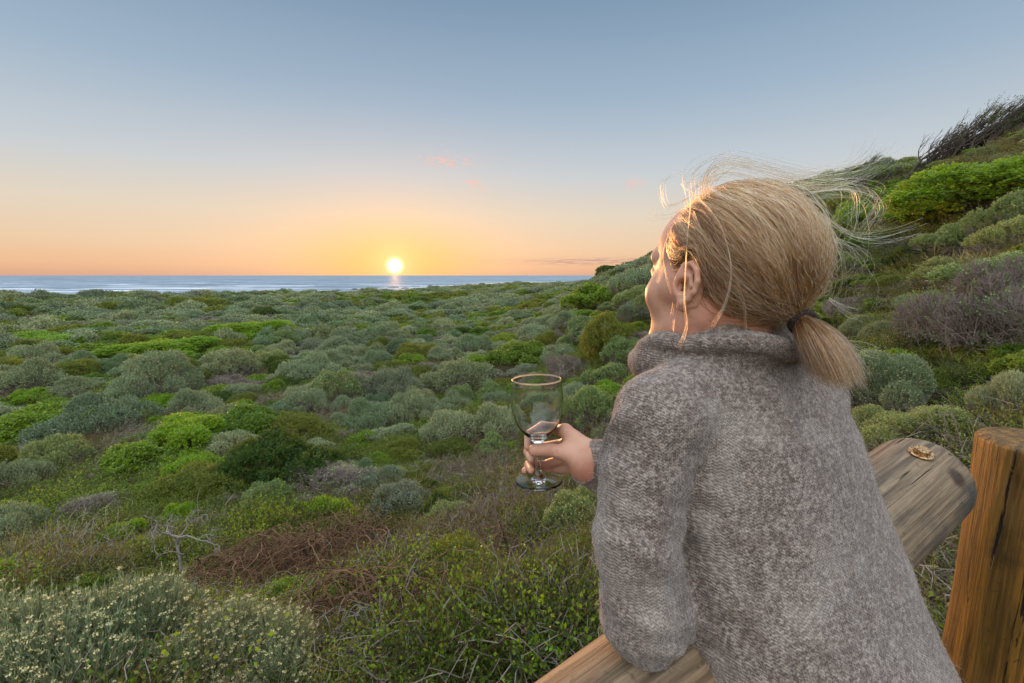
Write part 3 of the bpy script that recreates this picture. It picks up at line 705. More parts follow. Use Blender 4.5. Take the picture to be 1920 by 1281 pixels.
# ------------------------------------------------------------------ the wine glass
GB = P(1010, 903, .78); 
def build_glass():
    prof_o = [(.0, .0), (.030, .0), (.0385, .0006), (.0402, .0014), (.0394, .0024), (.030, .0034), (.018, .0046), (.0105, .0072), (.0062, .0150), (.0045, .022), (.0040, .034), (.0041, .050), (.0050, .062), (.0085, .0705), (.0160, .0785), (.0245, .0870), (.0320, .0965), (.0385, .110), (.0425, .125), (.0440, .140), (.0436, .156), (.0423, .170), (.0415, .1785)]
    prof_i = [(.0406, .1800), (.0397, .1785), (.0408, .170), (.0424, .156), (.0428, .140), (.0413, .125), (.0373, .1105), (.0305, .0975), (.0228, .0890), (.0140, .0822), (.006, .0795), (.0, .0788)]
    def dens(pr, k=5):
        pr = np.array(pr); o = []
        for i in range(len(pr)-1):
            p0, p1, p2, p3 = pr[max(i-1, 0)], pr[i], pr[i+1], pr[min(i+2, len(pr)-1)]
            for t in np.arange(k)/k: o.append(.5*((2*p1)+(-p0+p2)*t+(2*p0-5*p1+4*p2-p3)*t*t+(-p0+3*p1-3*p2+p3)*t**3))
        o.append(pr[-1]); o = np.array(o); o[:, 0] = np.maximum(o[:, 0], 0); return o
    pr = np.concatenate([dens(prof_o), dens(prof_i)]); n = len(pr); k = 96; a = np.arange(k)*2*np.pi/k
    V = np.stack([pr[:, None, 0]*np.cos(a), pr[:, None, 0]*np.sin(a), np.repeat(pr[:, 1:2], k, 1)], -1).reshape(-1, 3)
    i = np.arange(n-1)[:, None]*k; j = np.arange(k)[None]; j2 = (j+1) % k
    F = np.stack([i+j, i+j2, i+k+j2, i+k+j], 2).reshape(-1, 4)
    me = mesh_np('wine_glass', V, F, True)
    import bmesh
    bm = bmesh.new(); bm.from_mesh(me); bmesh.ops.remove_doubles(bm, verts=bm.verts, dist=1e-6); bmesh.ops.recalc_face_normals(bm, faces=bm.faces); bm.to_mesh(me); bm.free()
    me.polygons.foreach_set('use_smooth', [True]*len(me.polygons))
    for p_ in me.polygons: p_.material_index = 1 if p_.center.z > .1772 else 0
    mr, q = mat_new('polished_rim'); out(q, q.add('ShaderNodeBsdfGlass', {'Color': (1, 1, 1, 1), 'Roughness': .45, 'IOR': 1.5}).outputs[0])
    m, q = mat_new('clear_glass')
    gl = q.add('ShaderNodeBsdfGlass', {'Color': (.97, .98, .97, 1), 'Roughness': .0, 'IOR': 1.42}); out(q, gl.outputs[0])
    me.materials.append(m); me.materials.append(mr); o = link(me, 'wine_glass'); o.location = tuple(GB); o.rotation_euler = (R(-1.2), R(-1.6), 0)
    tag(o, 'empty stemmed wine glass held up by its stem in the right hand', 'wine glass')

# ------------------------------------------------------------------ the woman
HD = R(-35); HP = R(6); HR = R(2)
HO = P(1345, 539, .622)
_f = Matrix.Rotation(-HD, 3, 'Z') @ Matrix.Rotation(HP, 3, 'X') @ Matrix.Rotation(HR, 3, 'Y')
HM = np.array(_f)                      # columns: right, forward, up of the head
def hw(p): return np.asarray(p, float)@HM.T+HO
BR = np.array([.827, .562, 0]); BF = np.array([-.562, .827, 0])
SKC = np.array([0, -.012, .042]); SKR = np.array([.0725, .0925, .082])
def skin_mat():
    m, q = mat_new('skin'); co = q.add('ShaderNodeTexCoord').outputs['Object']
    n1 = q.noise(co, 22, 4, .6); n2 = q.noise(co, 420, 3, .6); n3 = q.noise(co, 7, 2, .5)
    c = q.mix(q.rng(n1, .35, .7), lin(200, 156, 130), lin(188, 136, 112)); c = q.mix(q.m('MULTIPLY', q.rng(n3, .5, .7), .35), c, lin(200, 128, 112))
    wv = q.noise(q.add('ShaderNodeMapping', {0: co, 3: (260, 260, 90)}).outputs[0], 1.0, 3, .5)
    bp = q.add('ShaderNodeBump', {'Strength': .22, 'Distance': .0008, 'Height': q.m('ADD', n2, wv)})
    pb = q.add('ShaderNodeBsdfPrincipled', {'Base Color': c, 'Roughness': .48, 'Subsurface Weight': .15, 'Subsurface Radius': (.010, .004, .002), 'Subsurface Scale': 1.0, 'Normal': bp.outputs[0], 'Specular IOR Level': .25})
    out(q, pb.outputs[0]); return m
def build_body(root):
    g_ = SDF(HO-[.14, .15, .26], HO+[.14, .15, .15], .0016)
    E = lambda c_, r, k=.012, sub=False, rot=HM: g_.ell(hw(c_), r, rot, k, sub)
    C = lambda a, b, ra, rb, k=.008, sub=False: g_.cone(hw(a), hw(b), ra, rb, k, sub)
    E(SKC, SKR-.002, .01); E((0, .034, .048), (.060, .050, .058), .03); E((0, .034, -.018), (.057, .050, .062), .03)
    E((0, .034, -.056), (.050, .046, .042), .025)
    for sx in (-1, 1):
        C((sx*.050, -.004, -.035), (sx*.044, .006, -.055), .014, .014, .03); C((sx*.045, .004, -.056), (sx*.016, .066, -.088), .012, .012, .03)
        E((sx*.040, .058, -.018), (.022, .020, .020), .025); E((sx*.060, .010, .0), (.012, .03, .02), .02)
        C((sx*.042, .074, .034), (sx*.014, .083, .031), .008, .009, .014)
    E((0, .070, -.088), (.018, .016, .015), .02)
    C((0, .084, .026), (0, .103, -.012), .006, .008, .014); E((0, .106, -.018), (.010, .010, .008), .010)
    for sx in (-1, 1):
        E((sx*.010, .098, -.021), (.007, .008, .006), .008); E((sx*.032, .094, .013), (.017, .012, .011), .012, True)
        E((sx*.031, .073, .013), (.0145, .0125, .0115), .004)
        C((sx*.018, .083, -.050), (0, .093, -.047), .004, .005, .006); C((sx*.018, .082, -.054), (0, .091, -.058), .004, .0058, .006)
    C((-.020, .094, -.0525), (.020, .094, -.0525), .001, .001, .004, True)
    # ears
    for sx in (-1, 1):
        def ep(y, z, o_=0): 
            y2 = y-.006; return (sx*(.0742+o_+.27*max(0, .014-y)), y2*.9, z*.88+.001)
        cc, sn = math.cos(R(25)), math.sin(R(25))
        cup = ep(-.004, .003, .001)
        er = HM@np.array(Matrix.Rotation(-sx*R(24), 3, 'Z'))
        g_.ell(hw(cup), (.0045, .019, .028), er, .004)
        hx = [(.012, .004), (.013, .018), (.006, .029), (-.008, .032), (-.019, .024), (-.023, .009), (-.020, -.006), (-.012, -.017), (-.004, -.024)]
        g_.chain([hw(ep(y, z, .005)) for y, z in hx], [.003, .0032, .0036, .0038, .0038, .0036, .0034, .0036, .004], .0025)
        g_.cone(hw(ep(.000, -.025, .004)), hw(ep(.002, -.030, .003)), .0062, .0058, .004)
        g_.cone(hw(ep(.011, -.001, .003)), hw(ep(.010, -.006, .003)), .0035, .003, .003)
        g_.chain([hw(ep(y, z, .0045)) for y, z in [(.002, .019), (-.009, .014), (-.013, .003), (-.009, -.008), (-.002, -.015)]], [.0024, .0028, .003, .0028, .0026], .003)
        g_.ell(hw(ep(.002, -.001, .009)), (.0075, .0075, .0095), er, .003, True)
        g_.ell(hw(ep(-.003, .021, .009)), (.0035, .008, .0035), er, .003, True)
    # neck
    g_.cone(hw((0, -.028, -.03)), np.array([.315, .632, -.19]), .050, .058, .03)
    for sx in (-1, 1): g_.cone(hw((sx*.055, -.022, -.035)), np.array([.29, .68, -.16]), .010, .012, .03)
    V1, F1 = g_.mesh(); V1 = relax(V1, F1, 3, .5)
    # hand and right forearm
    h = SDF(P(960, 930, .84)-[.02, .08, .05], P(1240, 760, .70)+[.03, .1, .05], .0010)
    lo = P(960, 940, .78); hi = P(1260, 760, .78); h = SDF((lo[0]-.01, .60, lo[2]-.03), (hi[0], .86, hi[2]+.03), .0010)
    wr = P(1110, 868, .742); J = dict(
        i=[P(1060, 808, .772), P(1018, 800, .822), P(991, 820, .806), P(990, 838, .786)],
        m=[P(1064, 832, .792), P(1019, 838, .836), P(990, 848, .816), P(996, 861, .786)],
        r=[P(1068, 858, .802), P(1021, 872, .838), P(991, 872, .818), P(996, 882, .790)],
        p=[P(1076, 878, .800), P(1036, 882, .836), P(1000, 886, .838), P(984, 883, .812)])
    rad = dict(i=(.0100, .0087, .0077, .0067), m=(.0100, .0088, .0078, .0068), r=(.0096, .0083, .0074, .0066), p=(.0090, .0073, .0067, .0061))
    upv = unit(P(1110, 840, .742)-P(1110, 900, .742)); thk = unit(np.cross(upv, P(1060, 840, .77)-wr))
    for kf in 'imrp':
        w0 = wr+upv*dict(i=.012, m=.004, r=-.006, p=-.014)[kf]+(P(1060, 840, .79)-P(1110, 868, .742))*.12
        h.cone(w0, J[kf][0], .0150, .0120, .014)
    for kf in 'imrp':
        h.chain(J[kf], rad[kf], .0022, .007)
    # thumb and thenar
    th = [P(1094, 867, .737), P(1066, 851, .744), P(1032, 844, .757), P(1003, 844, .7635)]
    h.cone(th[0], th[1], .0165, .0130, .012); h.cone(th[1], th[2], .0125, .0108, .005); h.cone(th[2], th[3], .0112, .0104, .003)
    h.cone(P(1096, 874, .752), P(1078, 868, .785), .0150, .0120, .014)       # heel of the hand
    h.cone(P(1078, 826, .765), P(1066, 838, .757), .0100, .0090, .016)       # web between thumb and index
    for c_, a_ in ((P(1040, 843, .7415), .0006), (P(1036, 843, .7415), .0006), (P(1044, 844, .7415), .0005)):
        h.cone(c_+upv*.006, c_-upv*.006, .0009, .0009, .0018, True)
    # nail of the thumb
    fo = SDF
    ex = P(1180, 905, .765)
    h.cone(wr, ex, .0255, .028, .022, flat=.78, fv=thk)
    h.cone(wr+(P(1090, 862, .75)-wr)*.4, wr, .026, .0255, .02, flat=.72, fv=thk)
    h.a[-6:] = np.maximum(h.a[-6:], .001)
    V2, F2 = h.mesh(); V2 = relax(V2, F2, 3, .5)
    # torso, arms and legs below the clothes
    b = SDF((-.05, .0, -1.5), (.75, 1.0, -.1), .005)
    sh_l = np.array([.192, .560, -.190]); sh_r = np.array([.455, .735, -.175]); ch = np.array([.318, .63, -.27]); pel = np.array([.42, .48, -.70])
    b.cone(sh_l, sh_r, .034, .036, .02); b.ell(ch, (.13, .09, .13), np.c_[BR, BF, [0, 0, 1]], .05); b.cone(ch, pel, .08, .085, .05)
    b.cone(np.array([.315, .632, -.13]), ch, .05, .07, .04)
    for sg in (-1, 1):
        hip = pel+BR*sg*.085-[0, 0, .02]; kn = hip+BF*.02+[0, 0, -.36]; an = np.array([hip[0], hip[1], -1.40])
        b.cone(hip, kn, .07, .055, .03); b.cone(kn, an, .056, .038, .03); b.cone(an+[0, 0, -.02], an+BF*.16+[0, 0, -.045], .036, .03, .02)
    elb_l = P(1212, 1170, .545); elb_r = np.array([.45, .80, -.36]); wl = np.array([.40, .74, -.385])
    b.cone(sh_l, elb_l, .032, .030, .02); b.cone(elb_l, wl, .034, .024, .01); b.cone(sh_r, elb_r, .042, .034, .02); b.cone(elb_r, ex, .034, .028, .01)
    # the left hand, folded flat on the pole below the right forearm
    pl_ = wl+unit(wl-elb_l)*.07; dl_ = unit(wl-elb_l)
    b.cone(wl, pl_, .026, .026, .01, flat=.6, fv=np.array([0, 0, 1.]))
    V3, F3 = b.mesh(); V3 = relax(V3, F3, 3, .5)
    hl = SDF(pl_-[.06, .06, .04], pl_+[.14, .12, .04], .0015); sd_ = unit(np.cross([0, 0, 1.], dl_))
    hl.cone(wl, pl_, .026, .028, .01, flat=.6, fv=np.array([0, 0, 1.]))
    for k, (ofs, ln) in enumerate(((-.026, .058), (-.009, .072), (.009, .078), (.026, .070))):
        a0 = pl_+sd_*ofs+dl_*.01; a1 = a0+dl_*ln*.5+[0, 0, .006]; a2 = a1+dl_*ln*.4-[0, 0, .012]; hl.chain([a0, a1, a2], [.0095, .0085, .007], .002, .008)
    a0 = wl+sd_*.022+dl_*.02; hl.chain([a0, a0+dl_*.035+sd_*.022, a0+dl_*.068+sd_*.028], [.013, .0105, .0085], .003, .01)
    V4, F4 = hl.mesh(); V4 = relax(V4, F4, 2, .5)
    V = np.concatenate([V1, V2, V3, V4]); n1, n2, n3 = len(V1), len(V2), len(V3)
    me = mesh_np('body', V, np.concatenate([F1, F2+n1, F3+n1+n2, F4+n1+n2+n3]), True)
    link(me, 'body', skin_mat(), root)
    # eyes
    em, q = mat_new('eye_white'); out(q, q.add('ShaderNodeBsdfPrincipled', {'Base Color': lin(225, 220, 215), 'Roughness': .15}).outputs[0])
    # hem, trousers and shoes
    tr = SDF((.1, .05, -1.46), (.8, .8, -.5), .006)
    tr.cone(pel+[0, 0, .06], pel-[0, 0, .02], .135, .14, .05)
    for sg in (-1, 1):
        hip = pel+BR*sg*.085-[0, 0, .02]; kn = hip+BF*.02+[0, 0, -.36]; an = np.array([hip[0], hip[1], -1.34]); tr.cone(hip, kn, .098, .072, .03); tr.cone(kn, an, .070, .056, .03)
    Vt, Ft = tr.mesh(); Vt = relax(Vt, Ft, 3); mt, q = mat_new('dark_denim'); out(q, q.add('ShaderNodeBsdfPrincipled', {'Base Color': lin(44, 52, 70), 'Roughness': .9}).outputs[0])
    link(mesh_np('trousers', Vt, Ft, True), 'trousers', mt, root)
    return None
TZ = np.array([-.10, -.125, -.15, -.18, -.22, -.30, -.40, -.50, -.60, -.80])
TA = np.array([.085, .122, .146, .162, .172, .180, .188, .196, .205, .215])
TB = np.array([.062, .078, .092, .104, .115, .126, .133, .139, .145, .152])
TX = np.array([.315, .320, .326, .332, .338, .350, .372, .398, .42, .45]); TY = np.array([.635, .632, .628, .624, .618, .603, .572, .535, .50, .46])
def build_sweater(root):
    g_ = SDF((.0, .18, -.86), (.78, 1.0, -.02), .0028)
    def torso(X):
        z_ = X[..., 2]; z1 = z_.ravel()[:z_.shape[2]] if False else X[0, 0, :, 2]
        a = np.interp(-z1, -TZ, TA).astype(np.float32); b = np.interp(-z1, -TZ, TB).astype(np.float32); cx = np.interp(-z1, -TZ, TX); cy_ = np.interp(-z1, -TZ, TY)
        dx = X[..., 0]-cx; dy = X[..., 1]-cy_; u_ = (dx*BR[0]+dy*BR[1])/a; v_ = (dx*BF[0]+dy*BF[1])/b
        d = ((np.abs(u_)**2.3+np.abs(v_)**2.3)**(1/2.3)-1)*b*.9
        return np.maximum(np.maximum(d, (z_-(-.088))), (-.80-z_)).astype(np.float32)
    g_.put(torso, (.1, .2, -.82), (.75, .9, -.08), .006)
    # sleeves
    L = [P(1238, 782, .548), P(1206, 895, .540), P(1192, 1015, .532), P(1208, 1150, .535)]
    g_.cone(P(1318, 712, .585), L[0], .042, .053, .030); g_.chain(L, [.053, .050, .049, .047], .010, .008)
    g_.cone(L[3], np.array([.36, .69, -.365]), .046, .044, .02)
    g_.cone(L[3]+[.0, .0, .01], L[3]+unit(L[3]-L[2])*.010, .044, .043, .015)
    sr = np.array([.450, .70, -.185]); er = np.array([.455, .80, -.345]); wr = P(1110, 868, .742); we = wr+(er-wr)*.06
    g_.cone(np.array([.38, .66, -.165]), sr, .055, .058, .035); g_.cone(sr, er, .056, .052, .03)
    fw = unit(er-wr); upv = np.array([0, 0, 1.])
    g_.cone(er, we, .050, .037, .02)
    g_.cone(wr+fw*.022, wr+fw*.004, .0375, .036, .004)
    g_.cone(P(1096, 890, .742), P(1190, 925, .752), .016, .026, .008)
    # opening of the cuff
    g_.cone(wr-fw*.03, wr+fw*.035, .030, .029, .002, True)
    # rolled collar: two soft bands round the neck
    def ring(c_, ax, ra, rb, tw, th_, tilt_n, k, wob=0):
        n = unit(np.asarray(tilt_n, float)); e1 = unit(BR-n*BR.dot(n)); e2 = np.cross(n, e1); c_ = np.asarray(c_, float)
        def fn(X):
            p = X-c_; x = p@e1; y = p@e2; z_ = p@n; an = np.arctan2(y/rb, x/ra); r = np.sqrt((x/ra)**2+(y/rb)**2)
            z_ = z_-wob*np.sin(an*2+1.0)-wob*.6*np.sin(an*5)
            dr = (r-1)*(ra+rb)/2; d = np.sqrt((dr/tw)**2+(z_/th_)**2)
            return ((d-1)*min(tw, th_)).astype(np.float32)
        m = max(ra, rb)+tw; g_.put(fn, c_-[m, m, th_*3+.03], c_+[m, m, th_*3+.03], k)
    ring((.288, .653, -.106), 0, .103, .098, .016, .022, (-.18, .10, 1), .006, .004)
    ring((.284, .655, -.082), 0, .092, .088, .012, .019, (-.30, .06, 1), .0015, .004)
    ring((.300, .640, -.100), 0, .112, .102, .014, .013, (.02, .16, 1), .0015, .005)
    V, F = g_.mesh(); V = relax(V, F, 4, .5); N = vnormals(V, F)
    # soft folds: hanging down the back, bunched at elbow and armpit
    s_ = V@BR; f1 = noise3(np.c_[s_, V@BF, V[:, 2]*.22], .052, 3)+.5*noise3(np.c_[s_, V@BF, V[:, 2]*.4], .026, 5)
    low = np.clip((-.12-V[:, 2])/.25, 0, 1)
    dsp = .0026*f1*low+.0012*noise3(V, .02, 7)+.0022*noise3(V, .05, 8)
    for c_, rr, dr_, fr_ in ((P(1240, 980, .53), .075, (.35, .2, .9), 150), (P(1215, 1180, .53), .07, (.2, .2, 1), 190), (P(1150, 900, .74), .06, (1, .4, .2), 170)):
        w_ = np.exp(-(np.linalg.norm(V-c_, axis=1)/rr)**2); dsp += w_*.0026*np.sin(V@unit(np.array(dr_))*fr_+2*noise3(V, .04, 4))
    A_ = P(1190, 700, .50); B_ = P(1254, 1050, .50); ns = unit(np.cross(B_-A_, BF)); dd_ = (V-A_)@ns; bk = (N@BF < .25) & (V[:, 2] > -.40) & (np.abs(dd_) < .03)
    dsp -= np.where(bk, .0062*np.exp(-(dd_/.0045)**2)-.0016*np.exp(-((np.abs(dd_)-.012)/.006)**2), 0)
    V = V+N*dsp[:, None]
    me = mesh_np('sweater', V, F, True)
    m, q = mat_new('heathered_wool'); co = q.add('ShaderNodeTexCoord').outputs['Object']
    sx = q.vm('DOT_PRODUCT', co, tuple(BR)); sz = q.add('ShaderNodeSeparateXYZ', {0: co}).outputs[2]
    wob = q.m('MULTIPLY', q.noise(co, 30, 2), .004)
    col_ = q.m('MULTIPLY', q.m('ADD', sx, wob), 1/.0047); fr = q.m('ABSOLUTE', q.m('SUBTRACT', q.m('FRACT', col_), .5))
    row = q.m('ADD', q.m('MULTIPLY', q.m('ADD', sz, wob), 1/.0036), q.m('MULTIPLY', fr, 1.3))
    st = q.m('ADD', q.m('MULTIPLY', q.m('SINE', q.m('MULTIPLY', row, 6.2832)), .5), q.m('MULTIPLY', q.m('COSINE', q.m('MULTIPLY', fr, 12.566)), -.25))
    fib = q.noise(co, 900, 3, .7); mot = q.noise(co, 200, 3, .75); mid_ = q.noise(co, 60, 4, .7); big = q.noise(co, 11, 3, .6)
    c = q.mix(q.rng(mot, .36, .66), lin(92, 81, 74), lin(164, 150, 138)); c = q.mix(q.m('MULTIPLY', q.rng(mid_, .46, .60), .45), c, lin(92, 74, 64))
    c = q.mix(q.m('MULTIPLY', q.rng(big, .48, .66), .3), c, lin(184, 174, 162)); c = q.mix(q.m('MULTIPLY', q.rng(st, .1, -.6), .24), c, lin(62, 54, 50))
    bp = q.add('ShaderNodeBump', {'Strength': .6, 'Distance': .0016, 'Height': q.m('ADD', st, q.m('MULTIPLY', fib, .9))})
    pb = q.add('ShaderNodeBsdfPrincipled', {'Base Color': c, 'Roughness': .95, 'Normal': bp.outputs[0], 'Specular IOR Level': .1, 'Sheen Weight': .25, 'Sheen Roughness': .4})
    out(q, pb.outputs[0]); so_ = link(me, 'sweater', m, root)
    # fuzz
    rs = np.random.default_rng(3); n = 210000
    A = V[F]; ar = np.linalg.norm(np.cross(A[:, 2]-A[:, 0], A[:, 3]-A[:, 1]), axis=1); cen = A.mean(1); ar = ar*(cen[:, 2] > -.52)
    fi = rs.choice(len(F), n, p=ar/ar.sum()); uv = rs.random((n, 2, 1)); A = A[fi]
    p0 = (A[:, 0]*(1-uv[:, 0])+A[:, 1]*uv[:, 0])*(1-uv[:, 1])+(A[:, 3]*(1-uv[:, 0])+A[:, 2]*uv[:, 0])*uv[:, 1]
    nn = unit(N[F[fi, 0]]); t = rs.normal(size=(n, 3)); d0 = unit(nn*.8+t*.55+[0, 0, -.1]); ln = rs.gamma(3, .0017, n)[:, None]+.0015
    d1 = unit(d0*.6+rs.normal(size=(n, 3))*.7+[0, 0, -.15])
    pts = np.stack([p0-nn*.0005, p0+d0*ln*.55, p0+d0*ln*.55+d1*ln*.6], 1)
    hm, q = mat_new('wool_fibre'); hi = q.add('ShaderNodeHairInfo')
    rn = hi.outputs['Random']; c = q.ramp(rn, [(0, lin(110, 96, 86)), (.5, lin(176, 162, 148)), (1, lin(212, 200, 186))])
    df = q.add('ShaderNodeBsdfDiffuse', {0: c}); tl = q.add('ShaderNodeBsdfTranslucent', {0: c}); out(q, q.add('ShaderNodeMixShader', {0: .45, 1: df.outputs[0], 2: tl.outputs[0]}).outputs[0])
    strands('wool_fuzz', pts, np.array([.00013, .00010, .00004]), hm, so_)
def strands(name, pts, rad, mat, parent, tone=None):
    n, k, _ = pts.shape; cu = bpy.data.hair_curves.new(name); cu.add_curves([k]*n)
    if tone is not None: cu.attributes.new('tone', 'FLOAT', 'CURVE').data.foreach_set('value', np.asarray(tone, np.float32))
    cu.position_data.foreach_set('vector', np.ascontiguousarray(pts, np.float32).ravel())
    a = cu.attributes.get('radius') or cu.attributes.new('radius', 'FLOAT', 'POINT')
    rr = np.broadcast_to(np.asarray(rad, np.float32), (n, k)); a.data.foreach_set('value', np.ascontiguousarray(rr, np.float32).ravel())
    cu.materials.append(mat); o = bpy.data.objects.new(name, cu); COL.objects.link(o); o.parent = parent; return o
def skull(n_, off=0.0):
    n_ = unit(n_); return SKC+n_*(1/np.sqrt(((n_/SKR)**2).sum(-1, keepdims=True))+off)
TIE = np.array([.004, -.114, -.028])
def build_hair(root):
    rs = np.random.default_rng(12)
    hm, q = mat_new('dark_blond_hair'); hi = q.add('ShaderNodeHairInfo'); co = q.add('ShaderNodeTexCoord').outputs['Object']
    tone = q.add('ShaderNodeAttribute', attribute_name='tone').outputs['Fac']
    rn = q.m('ADD', q.m('MULTIPLY', hi.outputs['Random'], .38), q.m('MULTIPLY', tone, .62))
    c = q.ramp(rn, [(.12, lin(56, 36, 20)), (.40, lin(84, 56, 31)), (.62, lin(134, 98, 58)), (.86, lin(214, 178, 126))])
    hb = q.add('ShaderNodeBsdfHairPrincipled'); hb.parametrization = 'COLOR'
    q.put(hb.inputs['Color'], c); q.put(hb.inputs['Roughness'], .34); q.put(hb.inputs['Radial Roughness'], .5)
    out(q, hb.outputs[0])
    tn = unit(TIE-SKC)
    def path(root_n, k=26, lift=None, seedoff=None, spread=.008):
        n = len(root_n); t = np.linspace(0, 1, k)[None, :, None]
        om = np.arccos(np.clip((root_n*tn).sum(1), -1, 1))[:, None, None]
        S = (np.sin((1-t)*om)*root_n[:, None]+np.sin(t*om)*tn)/np.sin(om)
        # sag: sides hang a little before they are gathered
        sg_ = np.sin(np.pi*t)
        S = unit(S+np.array([0, 0, -.10])*sg_*np.abs(root_n[:, None, :1])**.5)
        base = SKC+S/np.sqrt(((S/SKR)**2).sum(-1, keepdims=True))
        lf = (.003+.0112*np.sin(np.pi*np.clip(t*.92+.04, 0, 1))**.8*lift[:, None, None])
        p = base+S*lf
        # keep the ears free: strands in front pass above and behind them
        e = np.exp(-((p[..., 1]+.006)/.026)**2-((p[..., 2]-.002)/.030)**2)*(np.abs(p[..., 0]) > .045)
        p[..., 2] += .040*e; p[..., 0] += np.sign(p[..., 0])*.004*e; p[..., 1] -= .006*e
        # gather at the tie
        gk = np.clip((t-.72)/.28, 0, 1)**1.6; tgt = TIE+seedoff[:, None]*spread
        return p*(1-gk)+tgt*gk
    def hairline(nv):
        p = skull(nv); x, y, z_ = np.abs(p[:, 0]), p[:, 1], p[:, 2]
        ok = (z_ > .080) & (y < .062)
        ok |= (z_ > .035) & (y < .050-.0*(z_)) & (z_ <= .080) & (y < .030+.45*(z_-.03)+.008*np.sin(z_*260))
        ok |= (z_ > .014) & (z_ <= .035) & (y < .034)
        ok |= (y < -.030) & (z_ > -.055+.25*x)
        return ok
    n = 52000; nv = unit(rs.normal(size=(n, 3))); nv = nv[hairline(nv)][:15000]; n = len(nv)
    cl = rs.integers(0, 260, n); cn = nv[rs.choice(n, 260)]; near_ = ((nv[:, None]-cn[None])**2).sum(-1).argmin(1)       # locks
    clift = rs.uniform(.1, 1.35, 260)[near_]; lift = clift*rs.uniform(.75, 1.2, n)
    so_ = unit(rs.normal(size=(260, 3)))[near_]*.75+rs.normal(size=(n, 3))*.35
    p = path(nv, 26, lift, so_, .0068)
    tt = np.linspace(0, 1, 26)[None, :, None]
    ctr = p[rs.integers(0, n)]  # unused anchor
    # pull each strand towards its lock centre
    cp = path(cn, 26, rs.uniform(.5, 1.2, 260), unit(rs.normal(size=(260, 3)))*.7, .0068)
    pull = .55*np.sin(np.pi*np.clip(tt*1.1, 0, 1)); p = p*(1-pull*.55)+cp[near_]*pull*.55
    ph = rs.uniform(0, 6.28, (n, 3)); p += np.sin(tt*rs.uniform(4, 12, (n, 1, 1))+ph[:, None])*.0019*np.sin(np.pi*tt)
    fl = p.reshape(-1, 3); dn = np.stack([noise3(fl, .06, 41), noise3(fl, .06, 42), noise3(fl, .06, 43)], 1)*.0034+np.stack([noise3(fl, .026, 44), noise3(fl, .026, 45), noise3(fl, .026, 46)], 1)*.0009
    p += dn.reshape(p.shape)*np.sin(np.pi*np.clip(tt*1.15, 0, 1))
    stray = rs.random(n) < .14; p[stray] += (np.cumsum(rs.normal(size=(stray.sum(), 26, 3)), 1)*.0014+unit(p[stray]-SKC)*.005)*np.sin(np.pi*tt)
    W = p.reshape(-1, 3)@HM.T+HO
    # the scalp cap below the strands
    g_ = SDF(HO-[.13, .14, .13], HO+[.13, .14, .16], .0022)
    hr = empty('hair'); hr.parent = root
    tr = np.linspace(1, .55, 26)*.00030
    th_, ph_ = np.meshgrid(np.linspace(.001, np.pi-.001, 90), np.linspace(0, 2*np.pi, 140, endpoint=False), indexing='ij')
    dv = np.stack([np.sin(th_)*np.cos(ph_), np.sin(th_)*np.sin(ph_), np.cos(th_)], -1).reshape(-1, 3)
    cap = skull(dv, .0035); ok = hairline(dv)
    i = np.arange(89)[:, None]*140; j = np.arange(140)[None]; j2 = (j+1) % 140; F = np.stack([i+j, i+140+j, i+140+j2, i+j2], 2).reshape(-1, 4); F = F[ok[F].all(1)]
    cm, q2 = mat_new('hair_base'); cc = q2.noise(q2.add('ShaderNodeTexCoord').outputs['Object'], 90, 3)
    out(q2, q2.add('ShaderNodeBsdfPrincipled', {'Base Color': q2.mix(cc, lin(96, 68, 44), lin(150, 112, 74)), 'Roughness': .7}).outputs[0])
    bpy.data.objects.remove(hr)
    hr = link(mesh_np('hair', cap@HM.T+HO, F, True), 'hair', cm, root)
    strands('swept_strands', W.reshape(n, 26, 3), tr, hm, hr, rs.uniform(0, 1, 260)[near_]*.75+rs.uniform(0, .25, n))
    # ponytail
    n2 = 4200; t = np.linspace(0, 1, 22)[None, :, None]; t0 = hw(TIE)
    e1 = P(1562, 706, .495); m1 = P(1538, 622, .505)
    o0 = rs.normal(size=(n2, 3))*.0045; rr = np.linalg.norm(o0, axis=1, keepdims=True); o0 = o0*np.minimum(1, .0085/rr)
    fan = o0*np.array([4.4, 4.4, 1.2])+rs.normal(size=(n2, 3))*.004
    ln = rs.uniform(.62, 1.1, (n2, 1, 1)); tt2 = t*ln
    c0 = t0[None, None]; ctr = (1-tt2)**2*c0+2*(1-tt2)*tt2*m1+tt2**2*e1
    pp = ctr+o0[:, None]*(1-tt2)+fan[:, None]*tt2**.85*(1-.35*tt2)+np.array([.006, 0, 0])*tt2**2
    lk = rs.integers(0, 40, n2); wv = rs.uniform(0, 6.28, (40, 1, 3))[lk]; pp += np.sin(tt2*5+wv)*.0022*tt2
    strands('ponytail', pp, np.linspace(1, .35, 22)*.00027, hm, hr, rs.uniform(0, .9, 40)[lk])
    # loose strands, given as pixel paths with depths and a little scatter
    L_ = []
    def wisp_(path_, cnt, sc_=.003, r0=1.0, grow=1.0):
        path_ = np.array([P(*a) for a in path_]); k = 22; u_ = np.linspace(0, len(path_)-1, k)
        ii = np.clip(u_.astype(int), 0, len(path_)-2); f = (u_-ii)[:, None]
        g0 = path_[np.maximum(ii-1, 0)]; g1 = path_[ii]; g2 = path_[ii+1]; g3 = path_[np.minimum(ii+2, len(path_)-1)]
        c_ = .5*((2*g1)+(-g0+g2)*f+(2*g0-5*g1+4*g2-g3)*f*f+(-g0+3*g1-3*g2+g3)*f**3)
        w_ = np.linspace(.25, 1, k)[None, :, None]**grow
        for _ in range(cnt):
            o_ = rs.normal(size=(1, 1, 3))*sc_*w_+np.sin(np.linspace(0, 1, k)[None, :, None]*rs.uniform(2, 7)+rs.uniform(0, 6, 3))*sc_*.5*w_
            L_.append(c_[None]+o_)
